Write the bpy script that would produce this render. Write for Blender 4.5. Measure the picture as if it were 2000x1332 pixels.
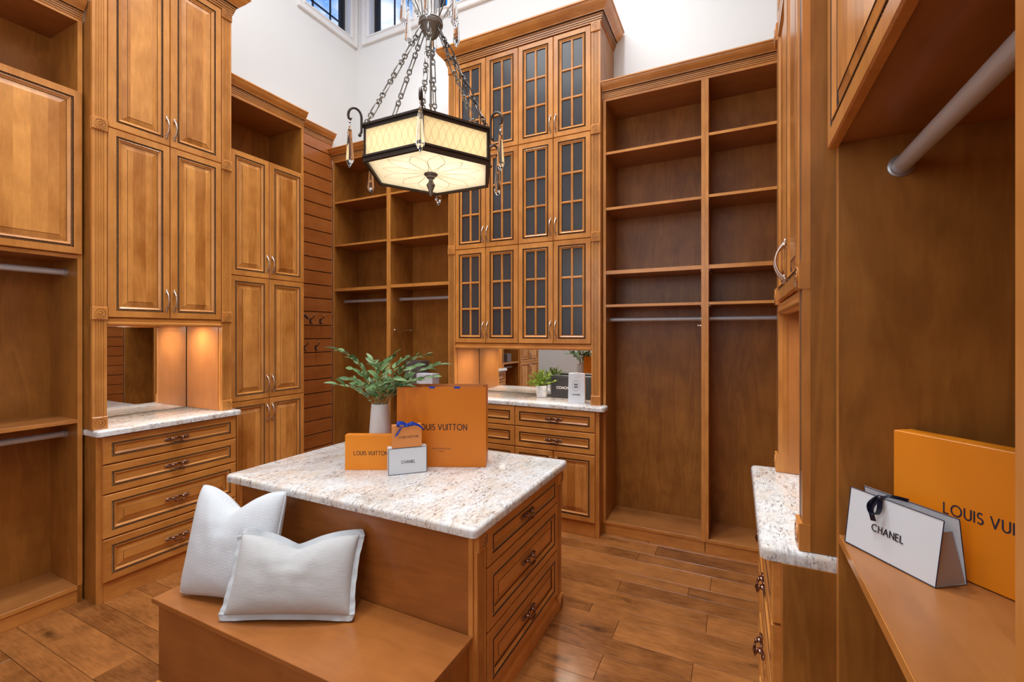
import bpy, math, random
from mathutils import Vector, Matrix, noise as mnoise
random.seed(7)
PI = math.pi
R = math.radians
for o in list(bpy.data.objects): bpy.data.objects.remove(o)
scene = bpy.context.scene
col = scene.collection

# ------------------------------------------------------------------ camera
YAW = R(26.2)
HC = 1.43
cam_d = bpy.data.cameras.new('camera')
cam = bpy.data.objects.new('camera', cam_d)
col.objects.link(cam)
cam.location = (0, 0, HC)
cam.rotation_euler = (PI / 2, 0, YAW)
cam_d.sensor_width = 36
cam_d.lens = 16.0
cam_d.shift_y = -0.008
cam_d.clip_start = 0.02
scene.camera = cam
FWD = Vector((-math.sin(YAW), math.cos(YAW), 0))
RGT = Vector((math.cos(YAW), math.sin(YAW), 0))

# ------------------------------------------------------------------ view, world
vs = scene.view_settings
vs.view_transform = 'Standard'
vs.look = 'None'
vs.gamma = 1
vs.use_curve_mapping = False
vs.exposure = 0.30
scene.cycles.max_bounces = 8
scene.cycles.diffuse_bounces = 5
scene.cycles.glossy_bounces = 4
scene.cycles.transmission_bounces = 8
scene.cycles.sample_clamp_indirect = 4
scene.cycles.caustics_reflective = False
scene.cycles.caustics_refractive = False

w = bpy.data.worlds.new('sky')
scene.world = w
w.use_nodes = True
nt = w.node_tree
for n in list(nt.nodes): nt.nodes.remove(n)
o_ = nt.nodes.new('ShaderNodeOutputWorld')
bg = nt.nodes.new('ShaderNodeBackground')
tc = nt.nodes.new('ShaderNodeTexCoord')
mp = nt.nodes.new('ShaderNodeMapping'); mp.inputs['Scale'].default_value = (1.0, 1.0, 2.2)
mp.inputs['Location'].default_value = (0.3, 0.1, 0.45)
nz = nt.nodes.new('ShaderNodeTexNoise'); nz.inputs['Scale'].default_value = 5.0; nz.inputs['Detail'].default_value = 9; nz.inputs['Roughness'].default_value = 0.6
rp = nt.nodes.new('ShaderNodeValToRGB')
rp.color_ramp.elements[0].position = 0.50; rp.color_ramp.elements[0].color = (0.020, 0.26, 0.86, 1)
rp.color_ramp.elements[1].position = 0.66; rp.color_ramp.elements[1].color = (0.9, 0.93, 0.97, 1)
nt.links.new(tc.outputs['Generated'], mp.inputs[0]); nt.links.new(mp.outputs[0], nz.inputs['Vector'])
nt.links.new(nz.outputs['Fac'], rp.inputs[0]); nt.links.new(rp.outputs[0], bg.inputs['Color'])
nt.links.new(bg.outputs[0], o_.inputs[0])
bg.inputs['Strength'].default_value = 1.0

def lamp(name, kind, loc, energy, color=(1, 1, 1), size=0.2, rot=(0, 0, 0), size_y=None, spot=None, blend=0.5, shape='RECTANGLE', spread=None):
    d = bpy.data.lights.new(name, kind)
    d.energy = energy; d.color = color
    if kind == 'AREA':
        d.shape = shape if (size_y or shape == 'DISK') else 'SQUARE'
        d.size = size
        if size_y: d.size_y = size_y
        if spread: d.spread = spread
    else:
        d.shadow_soft_size = size
    if kind == 'SPOT':
        d.spot_size = spot; d.spot_blend = blend
    o = bpy.data.objects.new(name, d); col.objects.link(o)
    o.location = loc; o.rotation_euler = rot
    return o
NEUT = (0.93, 0.97, 1.0)
WARM = (1.0, 0.86, 0.68)
COOL_FILL = (0.82, 0.91, 1.0)
lamp('ceiling_fill', 'AREA', (-1.5, 1.3, 5.12), 82, NEUT, 2.6, (0, 0, 0), 2.6)  # added soft fill hung under the closed ceiling, not a fixture of the room
lamp('rear_fill', 'AREA', (-1.3, -1.15, 2.45), 16, COOL_FILL, 2.2, (R(90), 0, 0), 1.5)  # added fill lamp in front of the closed rear wall, lifts the shadows
for x, y in ((-2.35, 0.7), (-2.35, 2.75), (-0.75, 2.75), (-0.6, 0.5), (-0.95, 1.7)):
    lamp('recessed_downlight', 'AREA', (x, y, 5.14), 8, NEUT, 0.16, (0, 0, 0), shape='DISK', spread=R(80))
for x, y, z in ((-3.24, 1.40, 1.48), (-3.24, 1.70, 1.48), (-1.85, 3.33, 1.30), (-1.15, 3.33, 1.30), (0.34, 1.45, 1.48), (0.34, 1.80, 1.48)):
    lamp('puck_light', 'AREA', (x, y, z), 1.7 if x < 0 else 0.5, WARM, 0.06, (0, 0, 0), shape='DISK')

# ------------------------------------------------------------------ materials
def mat_new(name):
    m = bpy.data.materials.new(name); m.use_nodes = True
    nt = m.node_tree
    b = nt.nodes['Principled BSDF']
    return m, nt, b
def simple(name, c, rough=0.5, metal=0.0, coat=0.0, trans=0.0, ior=None, emis=None, es=0.0, spec=None):
    m, nt, b = mat_new(name)
    b.inputs['Base Color'].default_value = (*c, 1)
    b.inputs['Roughness'].default_value = rough
    b.inputs['Metallic'].default_value = metal
    b.inputs['Coat Weight'].default_value = coat
    b.inputs['Transmission Weight'].default_value = trans
    if ior: b.inputs['IOR'].default_value = ior
    if spec is not None: b.inputs['Specular IOR Level'].default_value = spec
    if emis:
        b.inputs['Emission Color'].default_value = (*emis, 1); b.inputs['Emission Strength'].default_value = es
    return m
def N(nt, t, **kw):
    n = nt.nodes.new(t)
    for k, v in kw.items(): setattr(n, k, v)
    return n
def wood(name, dark, light, axis='Z', stave=0.0, stave_axis=0, ring=0.035, rough=0.32, var=0.10, grain=1.0, coat=0.35, knots=False, scrape=0.0):
    m, nt, b = mat_new(name)
    L = nt.links.new
    tc = N(nt, 'ShaderNodeTexCoord'); oi = N(nt, 'ShaderNodeObjectInfo')
    mul = N(nt, 'ShaderNodeVectorMath', operation='SCALE'); mul.inputs[0].default_value = (13.1, 7.7, 19.3)
    L(oi.outputs['Random'], mul.inputs['Scale'])
    add = N(nt, 'ShaderNodeVectorMath', operation='ADD')
    L(tc.outputs['Object'], add.inputs[0]); L(mul.outputs[0], add.inputs[1])
    vec = add.outputs[0]
    tone = None
    if stave:
        sp = N(nt, 'ShaderNodeSeparateXYZ'); L(vec, sp.inputs[0])
        dv = N(nt, 'ShaderNodeMath', operation='DIVIDE'); dv.inputs[1].default_value = stave
        L(sp.outputs[stave_axis], dv.inputs[0])
        fl = N(nt, 'ShaderNodeMath', operation='FLOOR'); L(dv.outputs[0], fl.inputs[0])
        wn = N(nt, 'ShaderNodeTexWhiteNoise', noise_dimensions='1D'); L(fl.outputs[0], wn.inputs['W'])
        tone = wn.outputs['Value']
        cx = N(nt, 'ShaderNodeVectorMath', operation='SCALE'); cx.inputs[0].default_value = (3.1, 5.3, 9.7)
        L(tone, cx.inputs['Scale'])
        ad2 = N(nt, 'ShaderNodeVectorMath', operation='ADD'); L(vec, ad2.inputs[0]); L(cx.outputs[0], ad2.inputs[1])
        vec = ad2.outputs[0]
    s = {'Z': (7, 7, 1.1), 'X': (1.1, 7, 7), 'Y': (7, 1.1, 7)}[axis]
    mp = N(nt, 'ShaderNodeMapping'); mp.inputs['Scale'].default_value = s; L(vec, mp.inputs[0])
    n1 = N(nt, 'ShaderNodeTexNoise'); n1.inputs['Scale'].default_value = 1.1; n1.inputs['Detail'].default_value = 5; n1.inputs['Distortion'].default_value = 0.9
    L(mp.outputs[0], n1.inputs['Vector'])
    # cathedral growth rings from the distorted low-frequency field
    rg = N(nt, 'ShaderNodeMath', operation='MULTIPLY'); rg.inputs[1].default_value = 42; L(n1.outputs['Fac'], rg.inputs[0])
    sn = N(nt, 'ShaderNodeMath', operation='SINE'); L(rg.outputs[0], sn.inputs[0])
    mp2 = N(nt, 'ShaderNodeMapping'); mp2.inputs['Scale'].default_value = tuple(k * 14 if k > 1 else 3.5 for k in s); L(vec, mp2.inputs[0])
    n2 = N(nt, 'ShaderNodeTexNoise'); n2.inputs['Scale'].default_value = 1.0; n2.inputs['Detail'].default_value = 3
    L(mp2.outputs[0], n2.inputs['Vector'])
    n3 = N(nt, 'ShaderNodeTexNoise'); n3.inputs['Scale'].default_value = 6; n3.inputs['Detail'].default_value = 3
    L(vec, n3.inputs['Vector'])
    def madd(a, k, c):
        x = N(nt, 'ShaderNodeMath', operation='MULTIPLY_ADD'); x.inputs[1].default_value = k
        L(a, x.inputs[0])
        if isinstance(c, float): x.inputs[2].default_value = c
        else: L(c, x.inputs[2])
        return x.outputs[0]
    v = madd(n1.outputs['Fac'], 0.5, 0.0)
    v = madd(sn.outputs[0], ring, v)
    v = madd(n2.outputs['Fac'], 0.30 * grain, v)
    v = madd(n3.outputs['Fac'], 0.75, v)
    base_off = -0.27 - 0.15 * (grain - 1)
    if tone is not None: v = madd(tone, 0.52, v); base_off -= 0.26
    v = madd(oi.outputs['Random'], var * 2, v)
    v = madd(v, 1.0, base_off - var)
    cr = N(nt, 'ShaderNodeValToRGB')
    cr.color_ramp.elements[0].position = 0.12; cr.color_ramp.elements[0].color = (*dark, 1)
    cr.color_ramp.elements[1].position = 0.88; cr.color_ramp.elements[1].color = (*light, 1)
    L(v, cr.inputs[0])
    out = cr.outputs[0]
    if knots:
        kn = N(nt, 'ShaderNodeTexVoronoi'); kn.inputs['Scale'].default_value = 1.0
        mk = N(nt, 'ShaderNodeMapping'); mk.inputs['Scale'].default_value = (1.6, 5.5, 1); L(vec, mk.inputs[0]); L(mk.outputs[0], kn.inputs['Vector'])
        nd = N(nt, 'ShaderNodeTexNoise'); nd.inputs['Scale'].default_value = 26; L(vec, nd.inputs['Vector'])
        ds = madd(nd.outputs['Fac'], 0.22, kn.outputs['Distance'])
        kr = N(nt, 'ShaderNodeMapRange'); kr.inputs[1].default_value = 0.13; kr.inputs[2].default_value = 0.27; kr.inputs[3].default_value = 0.35; kr.inputs[4].default_value = 1.0
        L(ds, kr.inputs[0])
        mx = N(nt, 'ShaderNodeMix', data_type='RGBA', blend_type='MULTIPLY'); mx.inputs['Factor'].default_value = 1.0
        L(out, mx.inputs[6]); L(kr.outputs[0], mx.inputs[7]); out = mx.outputs[2]
    L(out, b.inputs['Base Color'])
    b.inputs['Roughness'].default_value = rough
    b.inputs['Coat Weight'].default_value = coat
    b.inputs['Coat Roughness'].default_value = 0.18
    b.inputs['Specular IOR Level'].default_value = 0.4
    bp = N(nt, 'ShaderNodeBump'); bp.inputs['Strength'].default_value = 0.05; bp.inputs['Distance'].default_value = 0.002
    L(n2.outputs['Fac'], bp.inputs['Height']); L(bp.outputs[0], b.inputs['Normal'])
    if scrape:
        bp2 = N(nt, 'ShaderNodeBump'); bp2.inputs['Strength'].default_value = scrape; bp2.inputs['Distance'].default_value = 0.004
        n4 = N(nt, 'ShaderNodeTexNoise'); n4.inputs['Scale'].default_value = 14; n4.inputs['Detail'].default_value = 2; L(vec, n4.inputs['Vector'])
        L(n4.outputs['Fac'], bp2.inputs['Height']); L(bp.outputs[0], bp2.inputs['Normal']); L(bp2.outputs[0], b.inputs['Normal']); L(bp2.outputs[0], b.inputs['Coat Normal'])
    return m

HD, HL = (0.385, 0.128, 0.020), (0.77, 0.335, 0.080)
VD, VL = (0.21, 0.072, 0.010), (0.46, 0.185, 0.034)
M = {}
M['maple'] = wood('maple_honey', HD, HL, 'Z')
M['maple_x'] = wood('maple_honey_across', HD, HL, 'X')
M['maple_y'] = wood('maple_honey_depth', HD, HL, 'Y')
M['stave'] = wood('maple_staved_panel', HD, (0.86, 0.390, 0.098), 'Z', stave=0.062)
M['stave_x'] = wood('maple_staved_drawer', HD, HL, 'X', grain=0.8)
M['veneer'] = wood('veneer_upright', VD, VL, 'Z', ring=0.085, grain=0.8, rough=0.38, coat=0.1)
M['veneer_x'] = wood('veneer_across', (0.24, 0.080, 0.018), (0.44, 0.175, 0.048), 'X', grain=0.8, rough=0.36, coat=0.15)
M['slat'] = wood('slat_red_maple', (0.31, 0.084, 0.016), (0.50, 0.165, 0.038), 'X', grain=0.7)
M['bench'] = wood('bench_veneer', (0.23, 0.072, 0.014), (0.42, 0.150, 0.036), 'X', grain=0.7, rough=0.30)
M['lining'] = wood('alcove_lining_maple', (0.42, 0.150, 0.036), (0.62, 0.250, 0.070), 'Z', grain=0.7, coat=0.1)
M['floorwood'] = wood('floor_maple_scraped', (0.13, 0.043, 0.011), (0.42, 0.160, 0.043), 'X', rough=0.27, var=0.17, coat=0.3, knots=True, scrape=0.35, grain=1.9)
M['glaze'] = simple('brown_glaze', (0.040, 0.014, 0.006), 0.5)
M['ropewood'] = simple('glazed_rope', (0.46, 0.23, 0.095), 0.4)
M['gap'] = simple('dark_gap', (0.02, 0.008, 0.004), 0.8)
M['wall'] = simple('wall_white_paint', (0.82, 0.83, 0.825), 0.6)
M['trim'] = simple('trim_white_gloss', (0.88, 0.875, 0.865), 0.35)
M['black_metal'] = simple('window_black', (0.012, 0.013, 0.016), 0.4)
M['steel'] = simple('rod_aluminium', (0.60, 0.63, 0.70), 0.40, 0.35)
M['steel_hi'] = simple('polished_nickel', (0.75, 0.73, 0.70), 0.15, 1.0)
M['bronze'] = simple('antique_copper', (0.26, 0.14, 0.105), 0.24, 1.0)
M['pewter'] = simple('pewter_pull', (0.62, 0.50, 0.43), 0.25, 1.0)
M['iron'] = simple('chandelier_iron', (0.055, 0.042, 0.036), 0.42, 0.6)
M['iron_lt'] = simple('chandelier_iron_worn', (0.20, 0.185, 0.17), 0.45, 0.7)
M['crystal'] = simple('crystal', (1, 1, 1), 0.0, 0, trans=1.0, ior=1.52)
M['mirror'] = simple('mirror_silver', (0.86, 0.88, 0.88), 0.0, 1.0)
M['white_cer'] = simple('white_ceramic', (0.76, 0.79, 0.83), 0.35)
M['orange'] = simple('orange_card', (0.83, 0.265, 0.008), 0.42)
M['orange_lt'] = simple('orange_kraft', (0.72, 0.27, 0.07), 0.5)
M['orange_dk'] = simple('orange_bag_paper', (0.66, 0.185, 0.004), 0.38)
M['ink'] = simple('ink_brown_black', (0.02, 0.012, 0.014), 0.5)
M['ink_blue'] = simple('ink_navy', (0.02, 0.018, 0.05), 0.5)
M['paper'] = simple('white_card', (0.70, 0.745, 0.80), 0.42)
M['paper_grey'] = simple('grey_gusset', (0.42, 0.43, 0.45), 0.5)
M['ribbon_blue'] = simple('blue_ribbon', (0.006, 0.05, 0.42), 0.32)
M['ribbon_navy'] = simple('navy_ribbon', (0.008, 0.010, 0.028), 0.28)
M['edge_grey'] = simple('box_edge_line', (0.06, 0.07, 0.10), 0.5)
M['blackbox'] = simple('black_card', (0.035, 0.035, 0.04), 0.4)
M['greybox'] = simple('grey_patterned_card', (0.13, 0.11, 0.12), 0.35)
M['white_ink'] = simple('white_ink', (0.85, 0.85, 0.85), 0.5)
M['stem'] = simple('stem_tan', (0.42, 0.30, 0.10), 0.6)
M['pin_grey'] = simple('socket_zinc', (0.55, 0.56, 0.58), 0.3, 0.7)
M['pinhole'] = simple('shelf_pin', (0.7, 0.7, 0.7), 0.2, 1.0)

def leafmat(name, a, b_, tr=0.25):
    m, nt, b = mat_new(name); L = nt.links.new
    oi = N(nt, 'ShaderNodeObjectInfo'); tc = N(nt, 'ShaderNodeTexCoord')
    nz = N(nt, 'ShaderNodeTexNoise'); nz.inputs['Scale'].default_value = 30; L(tc.outputs['Object'], nz.inputs['Vector'])
    ad = N(nt, 'ShaderNodeMath', operation='MULTIPLY_ADD'); ad.inputs[1].default_value = 0.5; L(nz.outputs['Fac'], ad.inputs[0]); 
    sc = N(nt, 'ShaderNodeMath', operation='MULTIPLY'); sc.inputs[1].default_value = 0.75; L(oi.outputs['Random'], sc.inputs[0]); L(sc.outputs[0], ad.inputs[2])
    cr = N(nt, 'ShaderNodeValToRGB'); cr.color_ramp.elements[0].color = (*a, 1); cr.color_ramp.elements[1].color = (*b_, 1)
    L(ad.outputs[0], cr.inputs[0]); L(cr.outputs[0], b.inputs['Base Color'])
    b.inputs['Roughness'].default_value = 0.45
    b.inputs['Transmission Weight'].default_value = 0.0
    return m
M['leaf'] = leafmat('olive_leaf', (0.030, 0.105, 0.025), (0.22, 0.38, 0.16))
M['leaf_s'] = leafmat('bright_leaf', (0.13, 0.33, 0.02), (0.60, 0.80, 0.14))

def granite():
    m, nt, b = mat_new('granite'); L = nt.links.new
    tc = N(nt, 'ShaderNodeTexCoord')
    def ns(scale, sx, sy, det, dist=0.0, rot=0.5):
        mp = N(nt, 'ShaderNodeMapping'); mp.inputs['Scale'].default_value = (sx, sy, 1.0); mp.inputs['Rotation'].default_value = (0, 0, rot)
        L(tc.outputs['Object'], mp.inputs[0])
        n = N(nt, 'ShaderNodeTexNoise'); n.inputs['Scale'].default_value = scale; n.inputs['Detail'].default_value = det; n.inputs['Distortion'].default_value = dist
        n.inputs['Roughness'].default_value = 0.65
        L(mp.outputs[0], n.inputs['Vector']); return n.outputs['Fac']
    def ramp(v, p0, p1):
        r = N(nt, 'ShaderNodeMapRange'); r.inputs[1].default_value = p0; r.inputs[2].default_value = p1; L(v, r.inputs[0]); return r.outputs[0]
    def mix(f, a, bcol):
        x = N(nt, 'ShaderNodeMix', data_type='RGBA'); L(f, x.inputs[0])
        if isinstance(a, tuple): x.inputs[6].default_value = (*a, 1)
        else: L(a, x.inputs[6])
        x.inputs[7].default_value = (*bcol, 1); return x.outputs[2]
    def mulf(a, b2):
        x = N(nt, 'ShaderNodeMath', operation='MULTIPLY'); L(a, x.inputs[0])
        if isinstance(b2, float): x.inputs[1].default_value = b2
        else: L(b2, x.inputs[1])
        return x.outputs[0]
    c = mix(ramp(ns(7, 1, 2, 5), 0.40, 0.66), (0.77, 0.78, 0.79), (0.70, 0.60, 0.50))
    c = mix(ramp(ns(45, 1, 2.2, 4), 0.50, 0.64), c, (0.58, 0.57, 0.57))
    fl = mulf(ramp(ns(34, 0.8, 2.6, 6, 1.2), 0.53, 0.60), ramp(ns(9, 1, 1.5, 3), 0.42, 0.56))
    c = mix(mulf(fl, 0.80), c, (0.235, 0.14, 0.085))
    fl2 = mulf(ramp(ns(60, 0.9, 2.2, 5, 1.0, 0.8), 0.56, 0.64), ramp(ns(6, 1, 1.2, 3, 0, 1.9), 0.42, 0.56))
    c = mix(mulf(fl2, 0.85), c, (0.10, 0.08, 0.075))
    L(c, b.inputs['Base Color'])
    b.inputs['Roughness'].default_value = 0.09
    b.inputs['Specular IOR Level'].default_value = 0.6
    return m
M['granite'] = granite()

def frosted():
    m, nt, b = mat_new('smoked_reeded_glass'); L = nt.links.new
    b.inputs['Base Color'].default_value = (0.045, 0.045, 0.052, 1)
    b.inputs['Roughness'].default_value = 0.22
    b.inputs['Specular IOR Level'].default_value = 0.6
    tc = N(nt, 'ShaderNodeTexCoord')
    mp = N(nt, 'ShaderNodeMapping'); mp.inputs['Scale'].default_value = (300, 1, 12); L(tc.outputs['Object'], mp.inputs[0])
    n = N(nt, 'ShaderNodeTexNoise'); n.inputs['Scale'].default_value = 1; L(mp.outputs[0], n.inputs['Vector'])
    bp = N(nt, 'ShaderNodeBump'); bp.inputs['Strength'].default_value = 0.12; bp.inputs['Distance'].default_value = 0.001
    L(n.outputs['Fac'], bp.inputs['Height']); L(bp.outputs[0], b.inputs['Normal'])
    return m
M['smoked'] = frosted()

def fabric(name, c1, c2, sx, sz, strength, kind):
    m, nt, b = mat_new(name); L = nt.links.new
    tc = N(nt, 'ShaderNodeTexCoord')
    mp = N(nt, 'ShaderNodeMapping'); mp.inputs['Scale'].default_value = (sx, 1, sz); L(tc.outputs['Object'], mp.inputs[0])
    if kind == 'waffle':
        sp = N(nt, 'ShaderNodeSeparateXYZ'); L(mp.outputs[0], sp.inputs[0])
        fl = N(nt, 'ShaderNodeMath', operation='FLOOR'); L(sp.outputs[2], fl.inputs[0])
        hf = N(nt, 'ShaderNodeMath', operation='MULTIPLY_ADD'); hf.inputs[1].default_value = 0.5; L(fl.outputs[0], hf.inputs[0]); L(sp.outputs[0], hf.inputs[2])
        def wv(s):
            a = N(nt, 'ShaderNodeMath', operation='MULTIPLY'); a.inputs[1].default_value = 2 * PI; L(s, a.inputs[0])
            c = N(nt, 'ShaderNodeMath', operation='COSINE'); L(a.outputs[0], c.inputs[0]); return c.outputs[0]
        ad = N(nt, 'ShaderNodeMath', operation='ADD'); L(wv(hf.outputs[0]), ad.inputs[0]); L(wv(sp.outputs[2]), ad.inputs[1])
        hgt = N(nt, 'ShaderNodeMapRange'); hgt.inputs[1].default_value = -2; hgt.inputs[2].default_value = 2; L(ad.outputs[0], hgt.inputs[0])
        h = hgt.outputs[0]
    else:
        n = N(nt, 'ShaderNodeTexNoise'); n.inputs['Scale'].default_value = 1; n.inputs['Detail'].default_value = 4; L(mp.outputs[0], n.inputs['Vector']); h = n.outputs['Fac']
    mx = N(nt, 'ShaderNodeMix', data_type='RGBA'); L(h, mx.inputs[0]); mx.inputs[6].default_value = (*c1, 1); mx.inputs[7].default_value = (*c2, 1)
    L(mx.outputs[2], b.inputs['Base Color'])
    bp = N(nt, 'ShaderNodeBump'); bp.inputs['Strength'].default_value = strength; bp.inputs['Distance'].default_value = 0.003
    L(h, bp.inputs['Height']); L(bp.outputs[0], b.inputs['Normal'])
    b.inputs['Roughness'].default_value = 0.9
    b.inputs['Sheen Weight'].default_value = 0.2
    return m
M['waffle'] = fabric('white_waffle_weave', (0.54, 0.585, 0.64), (0.70, 0.735, 0.78), 125, 205, 0.5, 'waffle')
M['linen'] = fabric('grey_linen', (0.38, 0.385, 0.39), (0.58, 0.585, 0.59), 28, 520, 0.3, 'linen')
M['piping'] = simple('piping_white', (0.66, 0.70, 0.74), 0.85)
M['flange'] = simple('flange_cotton', (0.50, 0.53, 0.56), 0.85)

def shade_glass(name, col_, es):
    m = bpy.data.materials.new(name); m.use_nodes = True; nt = m.node_tree
    for n in list(nt.nodes): nt.nodes.remove(n)
    out = N(nt, 'ShaderNodeOutputMaterial'); L = nt.links.new
    tr = N(nt, 'ShaderNodeBsdfTranslucent'); tr.inputs[0].default_value = (*col_, 1)
    df = N(nt, 'ShaderNodeBsdfPrincipled'); df.inputs['Base Color'].default_value = (*col_, 1); df.inputs['Roughness'].default_value = 0.3
    df.inputs['Emission Color'].default_value = (1.0, 0.80, 0.48, 1); df.inputs['Emission Strength'].default_value = es
    mx = N(nt, 'ShaderNodeMixShader'); mx.inputs[0].default_value = 0.45
    L(tr.outputs[0], mx.inputs[1]); L(df.outputs[0], mx.inputs[2]); L(mx.outputs[0], out.inputs[0])
    return m
M['shade'] = shade_glass('amber_lamp_glass', (0.93, 0.86, 0.66), 0.20)
M['shade_b'] = shade_glass('cream_lamp_glass', (0.95, 0.90, 0.78), 0.12)
M['etch'] = simple('etched_line', (0.62, 0.44, 0.20), 0.6)

# ------------------------------------------------------------------ mesh builder
class MB:
    def __init__(s): s.v = []; s.f = []; s.m = []
    def add(s, vs, fs, m=0):
        k = len(s.v); s.v += [tuple(p) for p in vs]
        for f in fs: s.f.append(tuple(i + k for i in f)); s.m.append(m)
    def box(s, x0, x1, y0, y1, z0, z1, m=0, b=0.0):
        if b <= 0:
            s.add([(x0,y0,z0),(x1,y0,z0),(x1,y1,z0),(x0,y1,z0),(x0,y0,z1),(x1,y0,z1),(x1,y1,z1),(x0,y1,z1)],
                  [(0,3,2,1),(4,5,6,7),(0,1,5,4),(1,2,6,5),(2,3,7,6),(3,0,4,7)], m)
        else:
            def ring(z, i): return [(x0+i,y0+i,z),(x1-i,y0+i,z),(x1-i,y1-i,z),(x0+i,y1-i,z)]
            s.loft([ring(z0, b), ring(z0 + b, 0), ring(z1 - b, 0), ring(z1, b)], True, True, m)
        return s
    def loft(s, rings, cap0=False, cap1=False, m=0, closed=True):
        n = len(rings[0]); k = len(s.v)
        for r in rings: s.v += [tuple(p) for p in r]
        for i in range(len(rings) - 1):
            for j in range(n if closed else n - 1):
                a = k + i*n + j; b_ = k + i*n + (j+1) % n
                s.f.append((a, b_, b_ + n, a + n)); s.m.append(m[i] if isinstance(m, (list, tuple)) else m)
        mm = m[0] if isinstance(m, (list, tuple)) else m
        m2 = m[-1] if isinstance(m, (list, tuple)) else m
        if cap0: s.f.append(tuple(k + j for j in reversed(range(n)))); s.m.append(mm)
        if cap1: s.f.append(tuple(k + (len(rings)-1)*n + j for j in range(n))); s.m.append(m2)
        return s
    def frame(s, w, h, prof, m, cap=False, capback=False, x0=0, z0=0):
        """concentric rectangles facing -y : prof = [(inset, y)], m = material per band"""
        rings = []
        for i, y in prof:
            rings.append([(x0+i,y,z0+i),(x0+w-i,y,z0+i),(x0+w-i,y,z0+h-i),(x0+i,y,z0+h-i)])
        s.loft(rings, False, cap, m)
        if capback: s.f.append(tuple(len(s.v) - len(rings)*4 + j for j in (3,2,1,0))); s.m.append(0)
        return s
    def tube(s, path, r, n=8, closed=False, m=0, caps=True, flat=1.0, up=None):
        P = [Vector(p) for p in path]; L = len(P); rings = []
        rr = r if isinstance(r, (list, tuple)) else [r] * L
        prev = None
        for i in range(L):
            if closed: t = P[(i+1) % L] - P[i-1]
            else: t = P[min(i+1, L-1)] - P[max(i-1, 0)]
            t.normalize()
            if prev is None:
                u = Vector(up) if up else (Vector((0,0,1)) if abs(t.z) < 0.9 else Vector((1,0,0)))
                a = u - t * u.dot(t); a.normalize()
            else:
                a = prev - t * prev.dot(t)
                if a.length < 1e-6: a = t.orthogonal()
                a.normalize()
            prev = a; b_ = t.cross(a)
            rings.append([P[i] + (a * math.cos(2*PI*j/n) + b_ * math.sin(2*PI*j/n) * flat) * rr[i] for j in range(n)])
        if closed: rings.append(rings[0])
        s.loft(rings, caps and not closed, caps and not closed, m)
        return s
    def lathe(s, prof, n=16, c=(0,0,0), axis='z', m=0, a0=0.0):
        rings = []
        for r, z in prof:
            r = max(r, 1e-5); ring = []
            for j in range(n):
                a = a0 + 2*PI*j/n; x, y = r*math.cos(a), r*math.sin(a)
                if axis == 'z': p = (c[0]+x, c[1]+y, c[2]+z)
                elif axis == 'x': p = (c[0]+z, c[1]+x, c[2]+y)
                else: p = (c[0]+y, c[1]+z, c[2]+x)
                ring.append(p)
            rings.append(ring)
        s.loft(rings, True, True, m); return s
    def ell(s, c, r, n=10, k=6, m=0, rot=0.0):
        rings = []
        for i in range(k+1):
            t = PI * i / k; ring = []
            for j in range(n):
                a = 2*PI*j/n
                x, y, z = r[0]*math.cos(t), r[1]*math.sin(t)*math.cos(a), r[2]*math.sin(t)*math.sin(a)
                x, z = x*math.cos(rot) - z*math.sin(rot), x*math.sin(rot) + z*math.cos(rot)
                ring.append((c[0]+x, c[1]+y, c[2]+z))
            rings.append(ring)
        s.loft(rings, False, False, m); return s
    def rope(s, a, b_, wdir, ndir, width, rise, pitch=0.0095, m=0):
        """row of slanted beads from a to b: a twisted rope moulding"""
        a = Vector(a); b_ = Vector(b_); d = b_ - a; L = d.length; d.normalize()
        wd = Vector(wdir) * width * 0.5; nd = Vector(ndir) * rise
        n = max(2, int(L / pitch)); p = L / n
        for i in range(n):
            c = a + d * (p * (i + 0.5)); e = d * p * 0.30; sl = d * p * 0.42
            q = [c - wd - sl - e, c - wd - sl + e, c + wd + sl + e, c + wd + sl - e, c - wd*0.6 - sl*0.6 + nd, c + wd*0.6 + sl*0.6 + nd]
            s.add(q, [(0,1,4),(1,2,5,4),(2,3,5),(3,0,4,5)], m)
        return s
    def mesh(s, name, mats, smooth=None):
        me = bpy.data.meshes.new(name); me.from_pydata(s.v, [], s.f)
        for mm in mats: me.materials.append(M[mm] if isinstance(mm, str) else mm)
        if len(mats) > 1: me.polygons.foreach_set('material_index', s.m)
        me.update()
        if smooth is not None:
            me.polygons.foreach_set('use_smooth', [True] * len(me.polygons))
            me.set_sharp_from_angle(angle=R(smooth))
        return me
    def build(s, name, mats, parent=None, loc=(0,0,0), rot=(0,0,0), smooth=None):
        if isinstance(mats, str): mats = [mats]
        return link(name, s.mesh(name, mats, smooth), parent, loc, rot)
def link(name, me, parent=None, loc=(0,0,0), rot=(0,0,0)):
    o = bpy.data.objects.new(name, me); col.objects.link(o)
    o.location = loc; o.rotation_euler = rot
    if parent: o.parent = parent
    return o
def tag(o, label=None, cat=None, group=None, kind=None):
    if label: o['label'] = label
    if cat: o['category'] = cat
    if group: o['group'] = group
    if kind: o['kind'] = kind
    return o
def thing(name, label, cat, loc=(0,0,0), rz=0.0, group=None):
    o = bpy.data.objects.new(name, None); col.objects.link(o); o.empty_display_size = 0.05
    o.location = loc; o.rotation_euler = (0, 0, rz)
    return tag(o, label, cat, group)
def struct(o): o['kind'] = 'structure'; return o
def part_box(name, parent, x0, x1, y0, y1, z0, z1, mat='maple', b=0.001):
    return MB().box(0, x1-x0, 0, y1-y0, 0, z1-z0, 0, b).build(name, mat, parent, (x0, y0, z0))
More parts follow.
